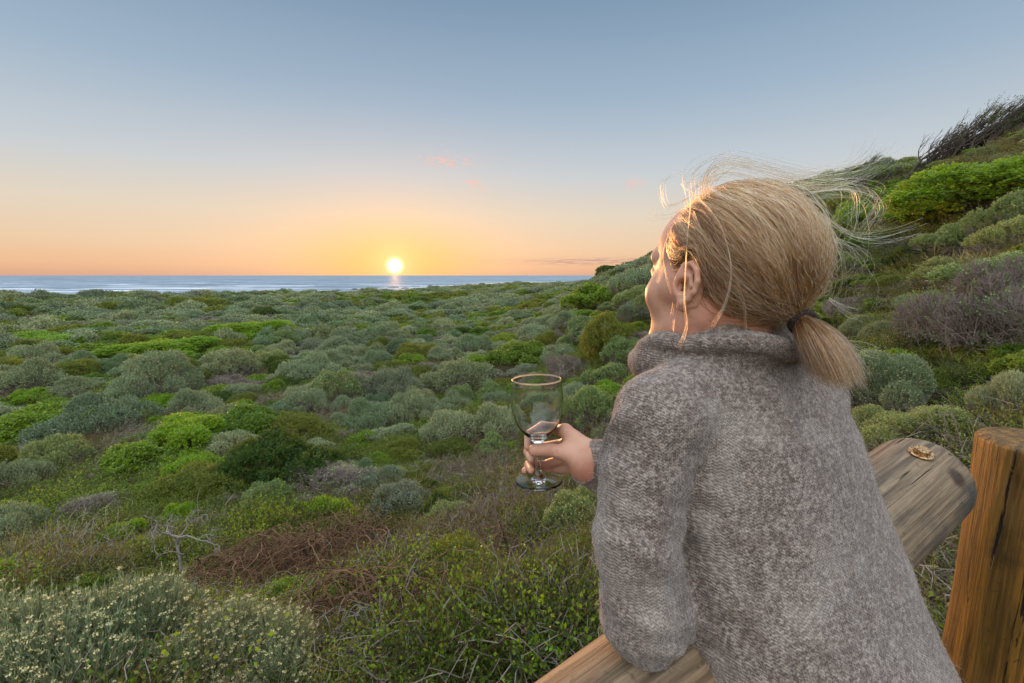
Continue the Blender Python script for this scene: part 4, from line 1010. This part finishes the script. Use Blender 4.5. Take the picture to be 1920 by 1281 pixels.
    wisp_([(1296, 372, .575), (1288, 470, .555), (1284, 560, .55), (1288, 610, .545), (1274, 652, .54)], 6, .0016)
    wisp_([(1262, 420, .60), (1244, 470, .60), (1250, 520, .59), (1262, 560, .585), (1258, 590, .585)], 3, .0010)
    wisp_([(1300, 480, .60), (1285, 540, .60), (1268, 590, .60), (1264, 620, .59)], 5, .0016)
    wisp_([(1330, 400, .56), (1362, 470, .54), (1370, 530, .53), (1352, 590, .53), (1340, 612, .52)], 9, .0016)
    wisp_([(1380, 520, .50), (1396, 570, .50), (1402, 630, .495), (1424, 660, .49)], 5, .0016)
    wisp_([(1310, 372, .545), (1350, 420, .525), (1372, 500, .505), (1362, 570, .50), (1338, 612, .495)], 9, .0022)
    wisp_([(1330, 350, .55), (1410, 400, .52), (1440, 470, .505), (1480, 520, .505), (1500, 570, .50)], 10, .006)
    wisp_([(1400, 335, .56), (1500, 380, .53), (1560, 450, .52), (1570, 530, .52), (1540, 580, .52)], 16, .007)
    wisp_([(1300, 400, .56), (1340, 480, .53), (1420, 560, .505), (1490, 592, .50)], 10, .006)
    wisp_([(1320, 372, .58), (1330, 330, .58), (1368, 308, .57), (1440, 322, .56), (1530, 340, .55), (1600, 330, .54), (1650, 300, .52)], 42, .010, grow=.6)
    wisp_([(1300, 380, .60), (1302, 340, .60), (1350, 312, .58), (1430, 330, .56), (1500, 362, .54), (1560, 420, .53)], 26, .012, grow=.6)
    wisp_([(1290, 372, .60), (1250, 385, .62), (1240, 350, .62), (1256, 330, .61), (1312, 318, .60)], 7, .005)
    wisp_([(1280, 390, .60), (1262, 402, .62), (1232, 404, .63), (1222, 396, .63)], 7, .004)
    wisp_([(1300, 362, .60), (1280, 345, .61), (1300, 335, .60), (1340, 350, .59)], 4, .005)
    wisp_([(1520, 360, .55), (1590, 355, .53), (1600, 400, .52), (1590, 440, .52), (1578, 450, .52)], 10, .010)
    wisp_([(1540, 400, .54), (1600, 440, .52), (1660, 446, .50), (1724, 428, .48)], 12, .006)
    wisp_([(1500, 350, .55), (1580, 345, .53), (1640, 370, .51), (1610, 420, .51), (1650, 400, .50)], 22, .014)
    wisp_([(1560, 450, .53), (1600, 470, .52), (1620, 500, .51), (1590, 540, .51)], 12, .009)
    wisp_([(1450, 345, .55), (1540, 330, .53), (1610, 310, .51), (1640, 280, .50)], 16, .010)
    wisp_([(1555, 560, .52), (1590, 580, .51), (1610, 590, .50)], 10, .005)
    wisp_([(1580, 640, .50), (1610, 650, .49), (1640, 655, .48)], 12, .006)
    LL = np.concatenate(L_); strands('loose_strands', LL, np.linspace(1, .35, 22)*.00016, hm, hr, rs.uniform(.3, 1, len(LL)))
    # hair tie
    tb = SDF(t0-.03, t0+.03, .0006); ax = unit(m1-t0); e = unit(np.cross(ax, [0, 0, 1])); f = np.cross(ax, e)
    for s_, r_, tw in ((-.0045, .0138, .0034), (.0, .0144, .0037), (.0045, .0136, .0034)):
        c_ = t0+ax*(s_-.002)
        for k in range(24):
            a0, a1 = k/24*2*math.pi, (k+1)/24*2*math.pi; g = lambda a: c_+(math.cos(a)*e+math.sin(a)*f)*r_+ax*.001*math.sin(a*3+s_*900)
            tb.cone(g(a0), g(a1), tw*.7, tw*.7, .001)
    Vt, Ft = tb.mesh(); Vt = relax(Vt, Ft, 2); m, q = mat_new('black_elastic'); out(q, q.add('ShaderNodeBsdfPrincipled', {'Base Color': lin(38, 26, 24), 'Roughness': .8}).outputs[0])
    link(mesh_np('hair_tie', Vt, Ft, True), 'hair_tie', m, hr)
if WOMAN:
    build_rail(); build_glass()
    woman = empty('person', (float(TX[-1]), float(TY[-1]), -1.45))
    tag(woman, 'blond woman in grey-brown wool sweater, hair tied back, leaning on the pole', 'person')
    build_body(woman); build_sweater(woman); build_hair(woman)
    for o in list(woman.children): o.matrix_parent_inverse = Matrix.Translation(-woman.location)

# ------------------------------------------------------------------ particular plants, dead wood, tree and rocks
def limb(mb, p, d, ln, r, depth, rs, wander=.25, bend=(0, 0, 0), kids=(2, 4), k=6, mat=0, shrink=.62, tips=None):
    """recursive crooked branch"""
    n = 7; pts = [p]; dd = unit(np.array(d, float))
    for i in range(n-1):
        dd = unit(dd+rs.normal(size=3)*wander+np.array(bend)*.25); pts.append(pts[-1]+dd*ln/(n-1))
    pts = np.array(pts); V, F = polytube(pts, np.linspace(r, r*.55, n), k if depth > 1 else 4); mb.add(V, F, mat)
    if depth == 0:
        if tips is not None: tips.append((pts[-1], dd))
        return
    for c_ in range(rs.integers(*kids)):
        i = rs.integers(2, n); nd = unit(dd*.75+rs.normal(size=3)*.62+np.array(bend)*.4)
        limb(mb, pts[min(i, n-1)], nd, ln*shrink*rs.uniform(.7, 1.2), r*.55, depth-1, rs, wander, bend, kids, k, mat, shrink, tips)
    if tips is not None: tips.append((pts[-1], dd))
def arch(mb, p, rs, span, rise, r, mat=0, n=14):
    """one dry vine looping over and back to the ground"""
    a = rs.uniform(0, 6.28); dh = np.array([math.cos(a), math.sin(a), 0]); sd = np.array([-dh[1], dh[0], 0]); c_ = rs.normal()*.35; t = np.linspace(0, 1, n)[:, None]
    pts = p+dh*span*(t-.5)+sd*span*c_*np.sin(np.pi*t*rs.uniform(.7, 1.6))+np.array([0, 0, 1.])*rise*np.sin(np.pi*t)**.8+np.cumsum(rs.normal(size=(n, 3)), 0)*span*.018
    V, F = polytube(pts, np.linspace(r, r*.6, n), 5); mb.add(V, F, mat)
TANG = []
def build_extras():
    # cream-flowered everlasting bushes by the lower left corner
    for s in range(3):
        rs = np.random.default_rng(500+s); L = lobes(1, .8, 9, rs); mb = MB(); p, n = lobe_points(L, 3000, rs)
        sprigs(mb, p, n*[1, 1, .7], rs, 1.1, .26, 24, .060, .0085, .62, jit=.16, tip=(.029, .55), taper=.75, stem_r=.003, smat=0)
        wb = MB(); woody(wb, L, rs, 160, .010); reg('flower_hi', mb, [M['silver'], M['twig'], M['tipcream']], wb.mesh('flower_stems', [M['twig'], M['twig']]))
    for u, v, w_, h_, dp, lb in ((95, 1330, 430, 235, 2.25, 'big silver-green bush full of cream flower heads in the lower left corner'), (400, 1310, 290, 150, 2.35, 'cream-flowered silver bush right of the corner one, under the white dead branch'),
                             (430, 1385, 190, 110, 1.95, 'small cream-flowered clump at the bottom edge, in front of the others'), (285, 1230, 260, 120, 2.75, 'cream-flowered bush at the back between the two bigger ones')):
        p = P(u, v, dp); rad = w_*dp/FPX/2
        x, y = p[0], p[1]; zg = float(T(x, y)); zt = P(u, v-h_, dp)[2]
        o = shrub('flower', x, y, rad, max(.75, min(1.5, (zt-zg)/rad/.95)), lb, 'cream-flowered bushes', lod='hi', name='everlasting_bush')
    # tangle of dry brown vines
    rs = np.random.default_rng(61)
    def tangle(u, v, w_, dep_, n, lb, leaves, seed):
        rs = np.random.default_rng(seed); c0 = ground_hit(u, v); W = w_*PX(c0)[2]/FPX/2; mb = MB(); lm = MB()
        o = empty('vine_tangle', tuple(c0))
        for i in range(n):
            q_ = rs.normal(size=2)*[.45, .3]; pt = np.array([c0[0]+q_[0]*W, c0[1]+q_[1]*W, 0]); pt[2] = T(pt[0], pt[1])
            e = math.exp(-(q_**2).sum()*1.5); arch(mb, pt-c0+[0, 0, .06+.26*e*rs.random()], rs, rs.uniform(.2, .85), rs.uniform(.06, .3)*(.4+e), rs.choice([.003, .0045, .007, .010], p=[.35, .35, .2, .1]))
        k = leaves; q_ = rs.normal(size=(k, 2))*[.42, .34]*W; b = np.c_[c0[0]+q_[:, 0], c0[1]+q_[:, 1]]; z_ = T(b[:, 0], b[:, 1]); b = np.c_[b, z_+.05+rs.uniform(.0, .26, k)]-c0
        V, F = diamonds(b, rs.normal(size=(k, 3))*[1, 1, .5]-[0, 0, .3], rs.uniform(.012, .030, k), rs.uniform(.006, .014, k), fold=.25, r=rs); lm.add(V, F, 0)
        link(mb.mesh('stems', [M['vine']]), 'stems', None, o); link(lm.mesh('dead_leaves', [M['deadleaf']]), 'dead_leaves', None, o)
        TANG.append((c0[0], c0[1], W*1.2)); tag(o, lb, 'dead plant', 'dry brown vine tangles')
    tangle(540, 1085, 360, 0, 330, 'brown tangle of looping dry vines right of the cream-flowered bushes', 3500, 61)
    tangle(650, 1030, 260, 0, 120, 'dry looping vines with the tall bent shoots, behind the main tangle', 900, 62)
    tangle(660, 1200, 220, 0, 90, 'dark heap of dead brown leaves below the vine tangle', 6500, 63)
    tangle(790, 1190, 160, 0, 40, 'reddish dead leaves under the pale arching stem', 2500, 64)
    tangle(940, 1080, 130, 0, 40, 'small cluster of dead brown leaves left of the sleeve', 2200, 65)
    # bleached branches
    def dead(u, v, hpx, seed, lb, name='dead_branch', lean=(0, 0, 1), mat='white_wood', depth=3, bend=(0, 0, 0), r=.013, kids=(2, 4), first=None):
        rs = np.random.default_rng(seed); p = ground_hit(u, v); d = PX(p)[2]; h_ = hpx*d/FPX; mb = MB()
        limb(mb, np.zeros(3), lean, h_*.55, r*h_/.35, depth, rs, .30, bend, kids, 7)
        o = link(mb.mesh(name, [M[mat]], True), name); o.location = tuple(p-np.array([0, 0, .01])); tag(o, lb, 'branch'); return o
    # the white one, traced limb by limb
    p0 = P(338, 1062, 3.2); mb = MB()
    for pts, r0, r1 in (([(340, 1072, 3.2), (337, 1046, 3.2), (331, 1020, 3.22), (334, 1008, 3.22)], .015, .013), ([(334, 1008, 3.22), (318, 1003, 3.2), (300, 998, 3.14), (292, 990, 3.10), (296, 980, 3.1), (288, 974, 3.08)], .013, .005),
                        ([(318, 1003, 3.2), (312, 994, 3.25), (316, 984, 3.28)], .009, .004), ([(334, 1008, 3.22), (345, 997, 3.24), (352, 984, 3.3), (366, 974, 3.35), (384, 966, 3.4)], .009, .003), ([(334, 1008, 3.22), (352, 1004, 3.2), (372, 1012, 3.16), (392, 1016, 3.12), (406, 1023, 3.1)], .011, .003),
                        ([(345, 1040, 3.2), (322, 1034, 3.15), (304, 1038, 3.1), (292, 1048, 3.05)], .009, .004), ([(352, 984, 3.3), (348, 974, 3.34), (356, 966, 3.36)], .005, .002), ([(300, 998, 3.14), (286, 1001, 3.1), (280, 996, 3.05)], .006, .002), ([(372, 1012, 3.16), (380, 1004, 3.2), (396, 1002, 3.2)], .005, .002)):
        r0 *= .62; r1 *= .6; q_ = np.array([P(*a) for a in pts]); u_ = np.linspace(0, len(q_)-1, len(q_)*4); i = np.clip(u_.astype(int), 0, len(q_)-2); f = (u_-i)[:, None]; f = f*f*(3-2*f)*.5+f*.5
        rs = np.random.default_rng(len(pts)); c_ = q_[i]*(1-f)+q_[i+1]*f+rs.normal(size=(len(u_), 3))*.002; V, F = polytube(c_-p0, np.linspace(r0, r1, len(u_)), 7); mb.add(V, F, 0)
        for k_ in range(3): limb(mb, (c_-p0)[rs.integers(len(c_)//2, len(c_))], unit(rs.normal(size=3)+[0, 0, .3]), rs.uniform(.05, .13), .0022, 2, rs, .35)
    o = link(mb.mesh('dead_branch', [M['white_wood']], True), 'dead_branch'); o.location = tuple(p0); tag(o, 'white forked dead branch standing behind the cream-flowered bushes', 'branch')
    dead(688, 845, 62, 71, 'bleached dead twigs in front of the spiky silver shrub', depth=4, kids=(3, 5), r=.011)
    dead(960, 1000, 60, 72, 'thin grey dead twigs above the small dead-leaf cluster', depth=3, mat='twig')
    dead(740, 910, 60, 73, 'grey dead twigs left of the glass foot', depth=3, mat='twig', lean=(.6, 0, .6))
    dead(470, 985, 70, 74, 'grey fanned dead twigs below the wide feathery bush', depth=4, mat='twig', lean=(-.7, 0, .5))
    dead(210, 1250, 60, 75, 'pale dry twigs inside the cream-flowered bushes', depth=4, mat='twig', lean=(-.3, 0, .6))
    dead(1060, 745, 70, 76, 'grey leafless spray above the knuckles of the hand', depth=4, mat='twig', lean=(-.3, 0, .8), kids=(3, 5))
    dead(1690, 1020, 60, 77, 'grey dead twigs seen in the gap between rail and post', depth=3, mat='twig', lean=(-.3, 0, .4))
    mb = MB(); g0 = ground_hit(735, 1185); q_ = np.array([P(u, v, PX(g0)[2]-.1) for u, v in ((730, 1180), (742, 1160), (770, 1148), (800, 1146), (830, 1158), (852, 1180), (864, 1194))])
    V, F = polytube(q_-g0, np.linspace(.006, .003, 7), 6); mb.add(V, F, 0); rs = np.random.default_rng(9)
    for i in (1, 2, 4, 5): limb(mb, q_[i]-g0, (rs.normal()*.6, -.2, .5), .14, .003, 1, rs, .3)
    o = link(mb.mesh('arching_stem', [M['mauve']], True), 'arching_stem'); o.location = tuple(g0); tag(o, 'pale bare stem arching over the reddish dead leaves', 'branch')
    # low dwarf trees bent by the wind on the ridge
    def wind_tree(u0, v0, d0, hpx, seed, lb, lean, n=7, leafy=.5, spread=1.2):
        rs = np.random.default_rng(seed); b0 = P(u0, v0, d0); b0[2] = float(T(b0[0], b0[1])); s = hpx*d0/FPX; mb = MB(); tips = []; b0[2] += .1*s
        o = empty('windswept_tree', tuple(b0))
        for i in range(n):
            st = np.array([rs.uniform(-.5, .5)*s*spread, rs.uniform(-.3, .3)*s, 0.]); st[2] = T(b0[0]+st[0], b0[1]+st[1])-b0[2]-.05
            limb(mb, st, (lean[0]*.6, rs.normal()*.2, 1), s*.5*rs.uniform(.7, 1.1), s*.022, 4, rs, .15, (lean[0], 0, lean[1]), (3, 5), 5, 0, .66, tips)
        link(mb.mesh('trunk', [M['bark_dark']], True), 'trunk', None, o)
        tp = np.array([t[0] for t in tips]); td = np.array([t[1] for t in tips]); sel = rs.random(len(tp)) < leafy*np.clip((tp[:, 0]-tp[:, 0].min())/np.ptp(tp[:, 0])*1.6, .15, 1)
        tp, td = tp[sel], td[sel]; lm = MB(); k = 9; B = (tp[:, None]+rs.normal(size=(len(tp), k, 3))*s*.018).reshape(-1, 3); Dd = (td[:, None]+rs.normal(size=(len(tp), k, 3))*.7).reshape(-1, 3)
        V, F = diamonds(B, Dd, s*.022, s*.010, r=rs); lm.add(V, F, 0); link(lm.mesh('crown', [M['dark']]), 'crown', None, o); tag(o, lb, 'tree', 'wind-bent dwarf trees on the ridge')
    wind_tree(1745, 306, 15.5, 140, 31, 'wind-combed nearly bare tree on the ridge at the upper right', (.9, .8), 15, .10, 2.0)
    wind_tree(1835, 275, 15.0, 120, 32, 'darker leafier windswept tree crowning the ridge beside the bare one', (.8, .6), 8, .45, .8)
    wind_tree(1590, 345, 22, 50, 33, 'small dark bent tree on the ridge behind the loose hair', (.7, .7), 7, .8, 1.2)
    wind_tree(1222, 500, 62, 22, 34, 'small dark tree on the skyline touching the brow of the woman', (.7, .5), 5, .9, 1.0)
    # rocks along the water line
    rm, q = mat_new('dark_shore_rock'); co = q.add('ShaderNodeTexCoord').outputs['Object']; n_ = q.noise(co, 3, 6, .7)
    out(q, q.add('ShaderNodeBsdfPrincipled', {'Base Color': q.mix(n_, lin(48, 42, 38), lin(104, 90, 78)), 'Roughness': .8}).outputs[0])
    rocks = []; NTH = 'first second third fourth fifth sixth seventh eighth ninth tenth eleventh twelfth thirteenth fourteenth fifteenth sixteenth seventeenth eighteenth nineteenth'.split()
    for s in range(3):
        import bmesh
        bm = bmesh.new(); bmesh.ops.create_icosphere(bm, subdivisions=4, radius=1); V = np.array([v.co for v in bm.verts]); F = np.array([[v.index for v in f.verts] for f in bm.faces]); bm.free()
        V = V*(1+.35*noise3(V, .8, s)[:, None]+.16*noise3(V, .3, s+9)[:, None]+.07*noise3(V, .12, s+5)[:, None]); me = mesh_np('shore_rock', V*[1, .7, .32], F, False); me.materials.append(rm); rocks.append(me)
    rs = np.random.default_rng(77); nm = ('leftmost', 'second from the left', 'third from the left', 'fourth from the left', 'fifth from the left', 'sixth from the left')
    spots = [(500, 549, 7), (545, 551, 10), (598, 547, 16), (618, 549, 12), (632, 545, 20), (650, 548, 16), (664, 543, 22), (684, 546, 16), (700, 541, 24), (716, 544, 18), (738, 539, 22), (760, 541, 16), (640, 552, 14), (612, 553, 10), (585, 552, 8), (676, 550, 12), (706, 549, 10), (780, 537, 18), (806, 536, 12)]
    for i, (u, v, w_) in enumerate(sorted(spots)):
        d_ = P(u, v, 1.0); t = SEA_Z/d_[2]; pt = d_*t; o = link(rocks[i % 3], 'shore_rock'); o.location = (pt[0], pt[1], SEA_Z+.05); sc_ = w_*t/FPX/2; o.scale = (sc_, sc_*.9, min(sc_, 1.8)); o.rotation_euler = (0, 0, rs.uniform(0, 6))
        tag(o, f'{NTH[i]} from the left among the dark wet shore rocks', 'rock', 'dark rocks along the surf')
M['bark_dark'] = bark_mat('dark_bark', (40, 34, 28), (84, 74, 64), 20)
if LAND: build_extras()

# ------------------------------------------------------------------ the rest of the scrub
def build_scrub():
    rs = np.random.default_rng(5); cand = []
    d = 2.6
    while d < 300:
        s = min(1.15, max(.50, d/19)) if d < 45 else min(d*.027, 2.6)
        na_ = int(2*1.02*d/(s*1.05)); 
        a = -1.02+2.04*(np.arange(na_)+rs.uniform(.0, .9, na_))/max(na_, 1); rr = d+rs.uniform(-.5, .5, na_)*s*1.1
        for aa, r_ in zip(a, rr): cand.append((r_*math.sin(aa), r_*math.cos(aa), s))
        d += s*.95
    far, kinds_n = [], {}; heroes = np.array([p_[:3] for p_ in placed])
    gl = {'silver': ('silver_shrub', 'silver-grey'), 'sage': ('sage_shrub', 'pale sage green'), 'green': ('green_shrub', 'leafy green'), 'olive': ('olive_shrub', 'olive green'), 'dark': ('dark_green_shrub', 'dark green'), 'dry': ('dry_twiggy_shrub', 'leafless grey'), 'bright': ('bright_green_shrub', 'flat bright green')}
    for x, y, s in cand:
        u, v, dep = PX((x, y, float(T(x, y))+.4*s))
        if dep < 1.5 or u < -140 or u > 2060 or v > 1420: continue
        r = math.hypot(x, y); z0 = float(T(x, y))
        if z0 < -7.6: continue
        if math.hypot(x-.3, y-.9) < 2.0 or any(math.hypot(x-a, y-b) < c_+.25 for a, b, c_ in TANG): continue
        hillside = x > 1.5+y*.1
        n1 = vnoise(x, y, 13, 11); n2 = vnoise(x, y, 5, 12); t = rs.random()
        if r < 8 and not hillside: pr = dict(silver=.06, sage=.08, olive=.30, green=.26, dark=.2, dry=.16)
        elif hillside: pr = dict(silver=.30, sage=.26, olive=.08, green=.12, dark=.08, dry=.16)
        else: pr = dict(silver=.44, sage=.1, olive=.1, green=.10, dark=.06, dry=.20)
        if n1 > .58: pr['green'] += .5; pr['olive'] += .15; pr['silver'] *= .5; pr['bright'] = .16
        if n1 < .35: pr['dry'] += .25
        ks = list(pr); w_ = np.cumsum([pr[k] for k in ks]); kind = ks[int(np.searchsorted(w_, t*w_[-1]))]
        rad = s*rs.uniform(.55, 1.12)*(1.1 if kind in ('silver', 'olive') else .95)
        if r < 45 and rs.random() < .12: rad *= 1.35
        if hillside and r < 30: rad *= 1.22
        low_ = u > 1640 and v < 345 and r < 30
        if low_: rad *= .5
        if r < 8 and not hillside: rad = rs.uniform(.26, .56)
        if (np.hypot(heroes[:, 0]-x, heroes[:, 1]-y) < .5*rad+.72*heroes[:, 2]).any() and r < 45: continue
        if any((x-a)**2+(y-b)**2 < (.5*(rad+c))**2 for a, b, c, _ in placed[-500:]): 
            if r < 45: continue
        h = rs.uniform(.65, 1.25)*(.7 if kind in ('green', 'dry') else 1)*(1 if r < 45 else .65)*(.55 if low_ else 1)
        if r > 42 or kinds_n.get(kind, 0) >= 285:
            far.append((x, y, z0, rad, h, kind)); 
            if r < 60: placed.append((x, y, rad, z0))
            continue
        # keep the placed shrubs from standing in front of the ones named above
        kinds_n[kind] = kinds_n.get(kind, 0)+1
        nm, desc = gl[kind]
        if hillside: wh, gp = 'on the hillside slope to the right', 'hillside'
        elif r < 8: wh, gp = 'on the ground just below the railing', 'near slope'
        elif u < 480: wh, gp = 'out on the plain at the left', 'left plain'
        elif u < 900: wh, gp = 'out on the plain below the sun', 'plain under the sun'
        else: wh, gp = 'on the plain between glass and hill', 'plain right of the sun'
        how = 'low' if h < .8 else 'rounded'
        size = 'tiny' if rad*853/dep < 16 else ('small' if rad*853/dep < 30 else ('medium' if rad*853/dep < 52 else 'large'))
        for rank in range(14):
            lb = f'{size} {how} {desc} shrub {place_words(u, v, rank)}'
            if lb not in used_labels and len(lb.split()) <= 16: break
        used_labels[lb] = 1
        shrub(kind, x, y, rad, h, lb, f'{how} {desc} shrubs of the {gp}')
    print('individual shrubs', kinds_n, 'far', len(far))
    ki = {'silver': [0, 1, 2, 3], 'sage': [0, 1, 2, 3], 'green': [4, 5, 6], 'olive': [7], 'dark': [8], 'dry': [9, 10], 'bright': [4]}
    protos = [m for m, _ in PROTO['silver_lo']]+[m for m, _ in PROTO['green_lo']]
    rs2 = np.random.default_rng(99)
    for k, mt, s in (('ol', 'olive', 5), ('dk', 'dark', 6)):
        L = lobes(1, .8, 8, rs2); mb = MB(); p, n = lobe_points(L, 520, rs2); sprigs(mb, p, n, rs2, .35, .16, 4, .15, .07, 1.1, jit=.45, taper=.9); protos.append(mb.mesh('far_shrub', [M[mt]]))
    protos += [m for m, _ in PROTO['dry_lo']]
    F = np.array([(a, b, c-.1*r_, r_, h_) for a, b, c, r_, h_, k in far]); K = np.array([rs2.choice(ki[k]) for *_, k in far])
    rot = np.c_[rs2.normal(size=(len(F), 2))*.06, rs2.uniform(0, 6.28, len(F))]
    gn_scatter('distant_scrub', F[:, :3], rot, np.c_[F[:, 3], F[:, 3], F[:, 3]*F[:, 4]], K, protos, 'countless far shrubs covering the plain and hill up to the shore')
    # undergrowth between the shrubs
    prot = []
    for i, (mt, lf, ll, lw, nspr, L_, jit) in enumerate((('green', 8, .030, .013, 70, .16, .5), ('olive', 10, .028, .008, 80, .17, .5), ('dark', 9, .028, .010, 80, .16, .5), ('sage', 9, .028, .007, 60, .16, .35), ('straw', 3, .16, .004, 60, .12, .5), ('bright', 8, .028, .014, 50, .2, .5), ('deadleaf', 6, .026, .012, 60, .14, .6))):
        r3 = np.random.default_rng(200+i); mb = MB(); k = nspr*2
        p = np.c_[r3.normal(size=(k, 2))*.14, r3.uniform(.02, .13, k)]; n = unit(p*[2, 2, 1]+[0, 0, .15])
        sprigs(mb, p, n, r3, .5, L_, lf, ll, lw, 1.0, jit=jit, stem_r=.0012, smat=1)
        prot.append(mb.mesh('undergrowth_kind', [M[mt], M['twig_brown']]))
    for i in range(2):       # dead brushwood
        r3 = np.random.default_rng(300+i); mb = MB(); k = 130; p = np.c_[r3.normal(size=(k, 2))*.16, r3.uniform(.0, .14, k)]; dr = unit(r3.normal(size=(k, 3))*[1, 1, .5])
        for j in range(3):
            q2 = p+dr*r3.uniform(.04, .10, (k, 1)); V, F2 = tubes(p, q2, .0022, .0015); mb.add(V, F2, 0); p = q2; dr = unit(dr+r3.normal(size=(k, 3))*.4)
        prot.append(mb.mesh('undergrowth_kind', [M['twig'] if i else M['twig_brown']]))
    for i, mt in enumerate(('vine', 'twig', 'white_wood')):
        r3 = np.random.default_rng(320+i); mb = MB()
        for k in range(34): arch(mb, np.array([r3.normal()*.16, r3.normal()*.16, .0]), r3, r3.uniform(.15, .5), r3.uniform(.03, .22), r3.uniform(.0015, .0035), 0, 10)
        if i < 2: k = 160; V, F2 = diamonds(np.c_[r3.normal(size=(k, 2))*.2, r3.uniform(.0, .2, k)], r3.normal(size=(k, 3)), .022, .010, fold=.2, r=r3); mb.add(V, F2, 1)
        prot.append(mb.mesh('undergrowth_kind', [M[mt], M['deadleaf'] if i == 0 else M['olive']]))
    N = 21000; rr = np.geomspace(2.2, 30, N)*rs2.uniform(.9, 1.1, N); aa = rs2.uniform(-1.05, 1.05, N); X = rr*np.sin(aa); Y = rr*np.cos(aa)
    near = np.hypot(X-.3, Y-.9) < 1.55
    for tx, ty, tr_ in TANG: near |= (np.hypot(X-tx, Y-ty) < tr_) & (rs2.random(len(X)) < .96)
    X, Y, rr = X[~near], Y[~near], rr[~near]; Z = T(X, Y); n = len(X)
    nz = vnoise(X, Y, 2.6, 21); nz2 = vnoise(X, Y, 1.4, 22); t = rs2.random(n)
    idx = np.where(nz > .6, np.where(t < .45, 0, np.where(t < .7, 5, 2)), np.where(nz > .4, np.where(t < .4, 1, np.where(t < .7, 2, np.where(t < .85, 0, 8))), np.where(t < .3, 8, np.where(t < .55, 7, np.where(t < .75, 1, np.where(t < .9, 3, 4))))))
    bare = (vnoise(X, Y, .75, 31) < .36) & (rs2.random(n) < .8) & (rr < 12); tall = (vnoise(X, Y, 1.1, 33) > .64) & (rr < 9)
    hs = X > 2+Y*.1
    br_ = (rr < 9) & (rs2.random(n) < .09) & ~hs; idx = np.where((rr < 5) & (idx == 0) & (rs2.random(n) < .5), rs2.choice([1, 2, 8], n), idx); idx = np.where(br_, rs2.choice([9, 9, 10, 10, 11], n), idx); tall &= ~br_
    idx = np.where(hs & (t < .35), 3, idx)
    s = np.clip(rr/7, .95, 1.8)*rs2.uniform(.6, 1.2, n)*np.where(bare, .3, np.where(tall, 1.55, 1))
    s = s*np.where(hs, .68, 1); gn_scatter('undergrowth', np.c_[X, Y, Z-.01], np.c_[rs2.normal(size=(n, 2))*.15, rs2.uniform(0, 6.28, n)], np.c_[s, s, s*rs2.uniform(.6, 1.0, n)*np.where(tall, 1.35, 1)], idx, prot, 'low tangled green undergrowth and dead brushwood between the shrubs')
if LAND: build_scrub()
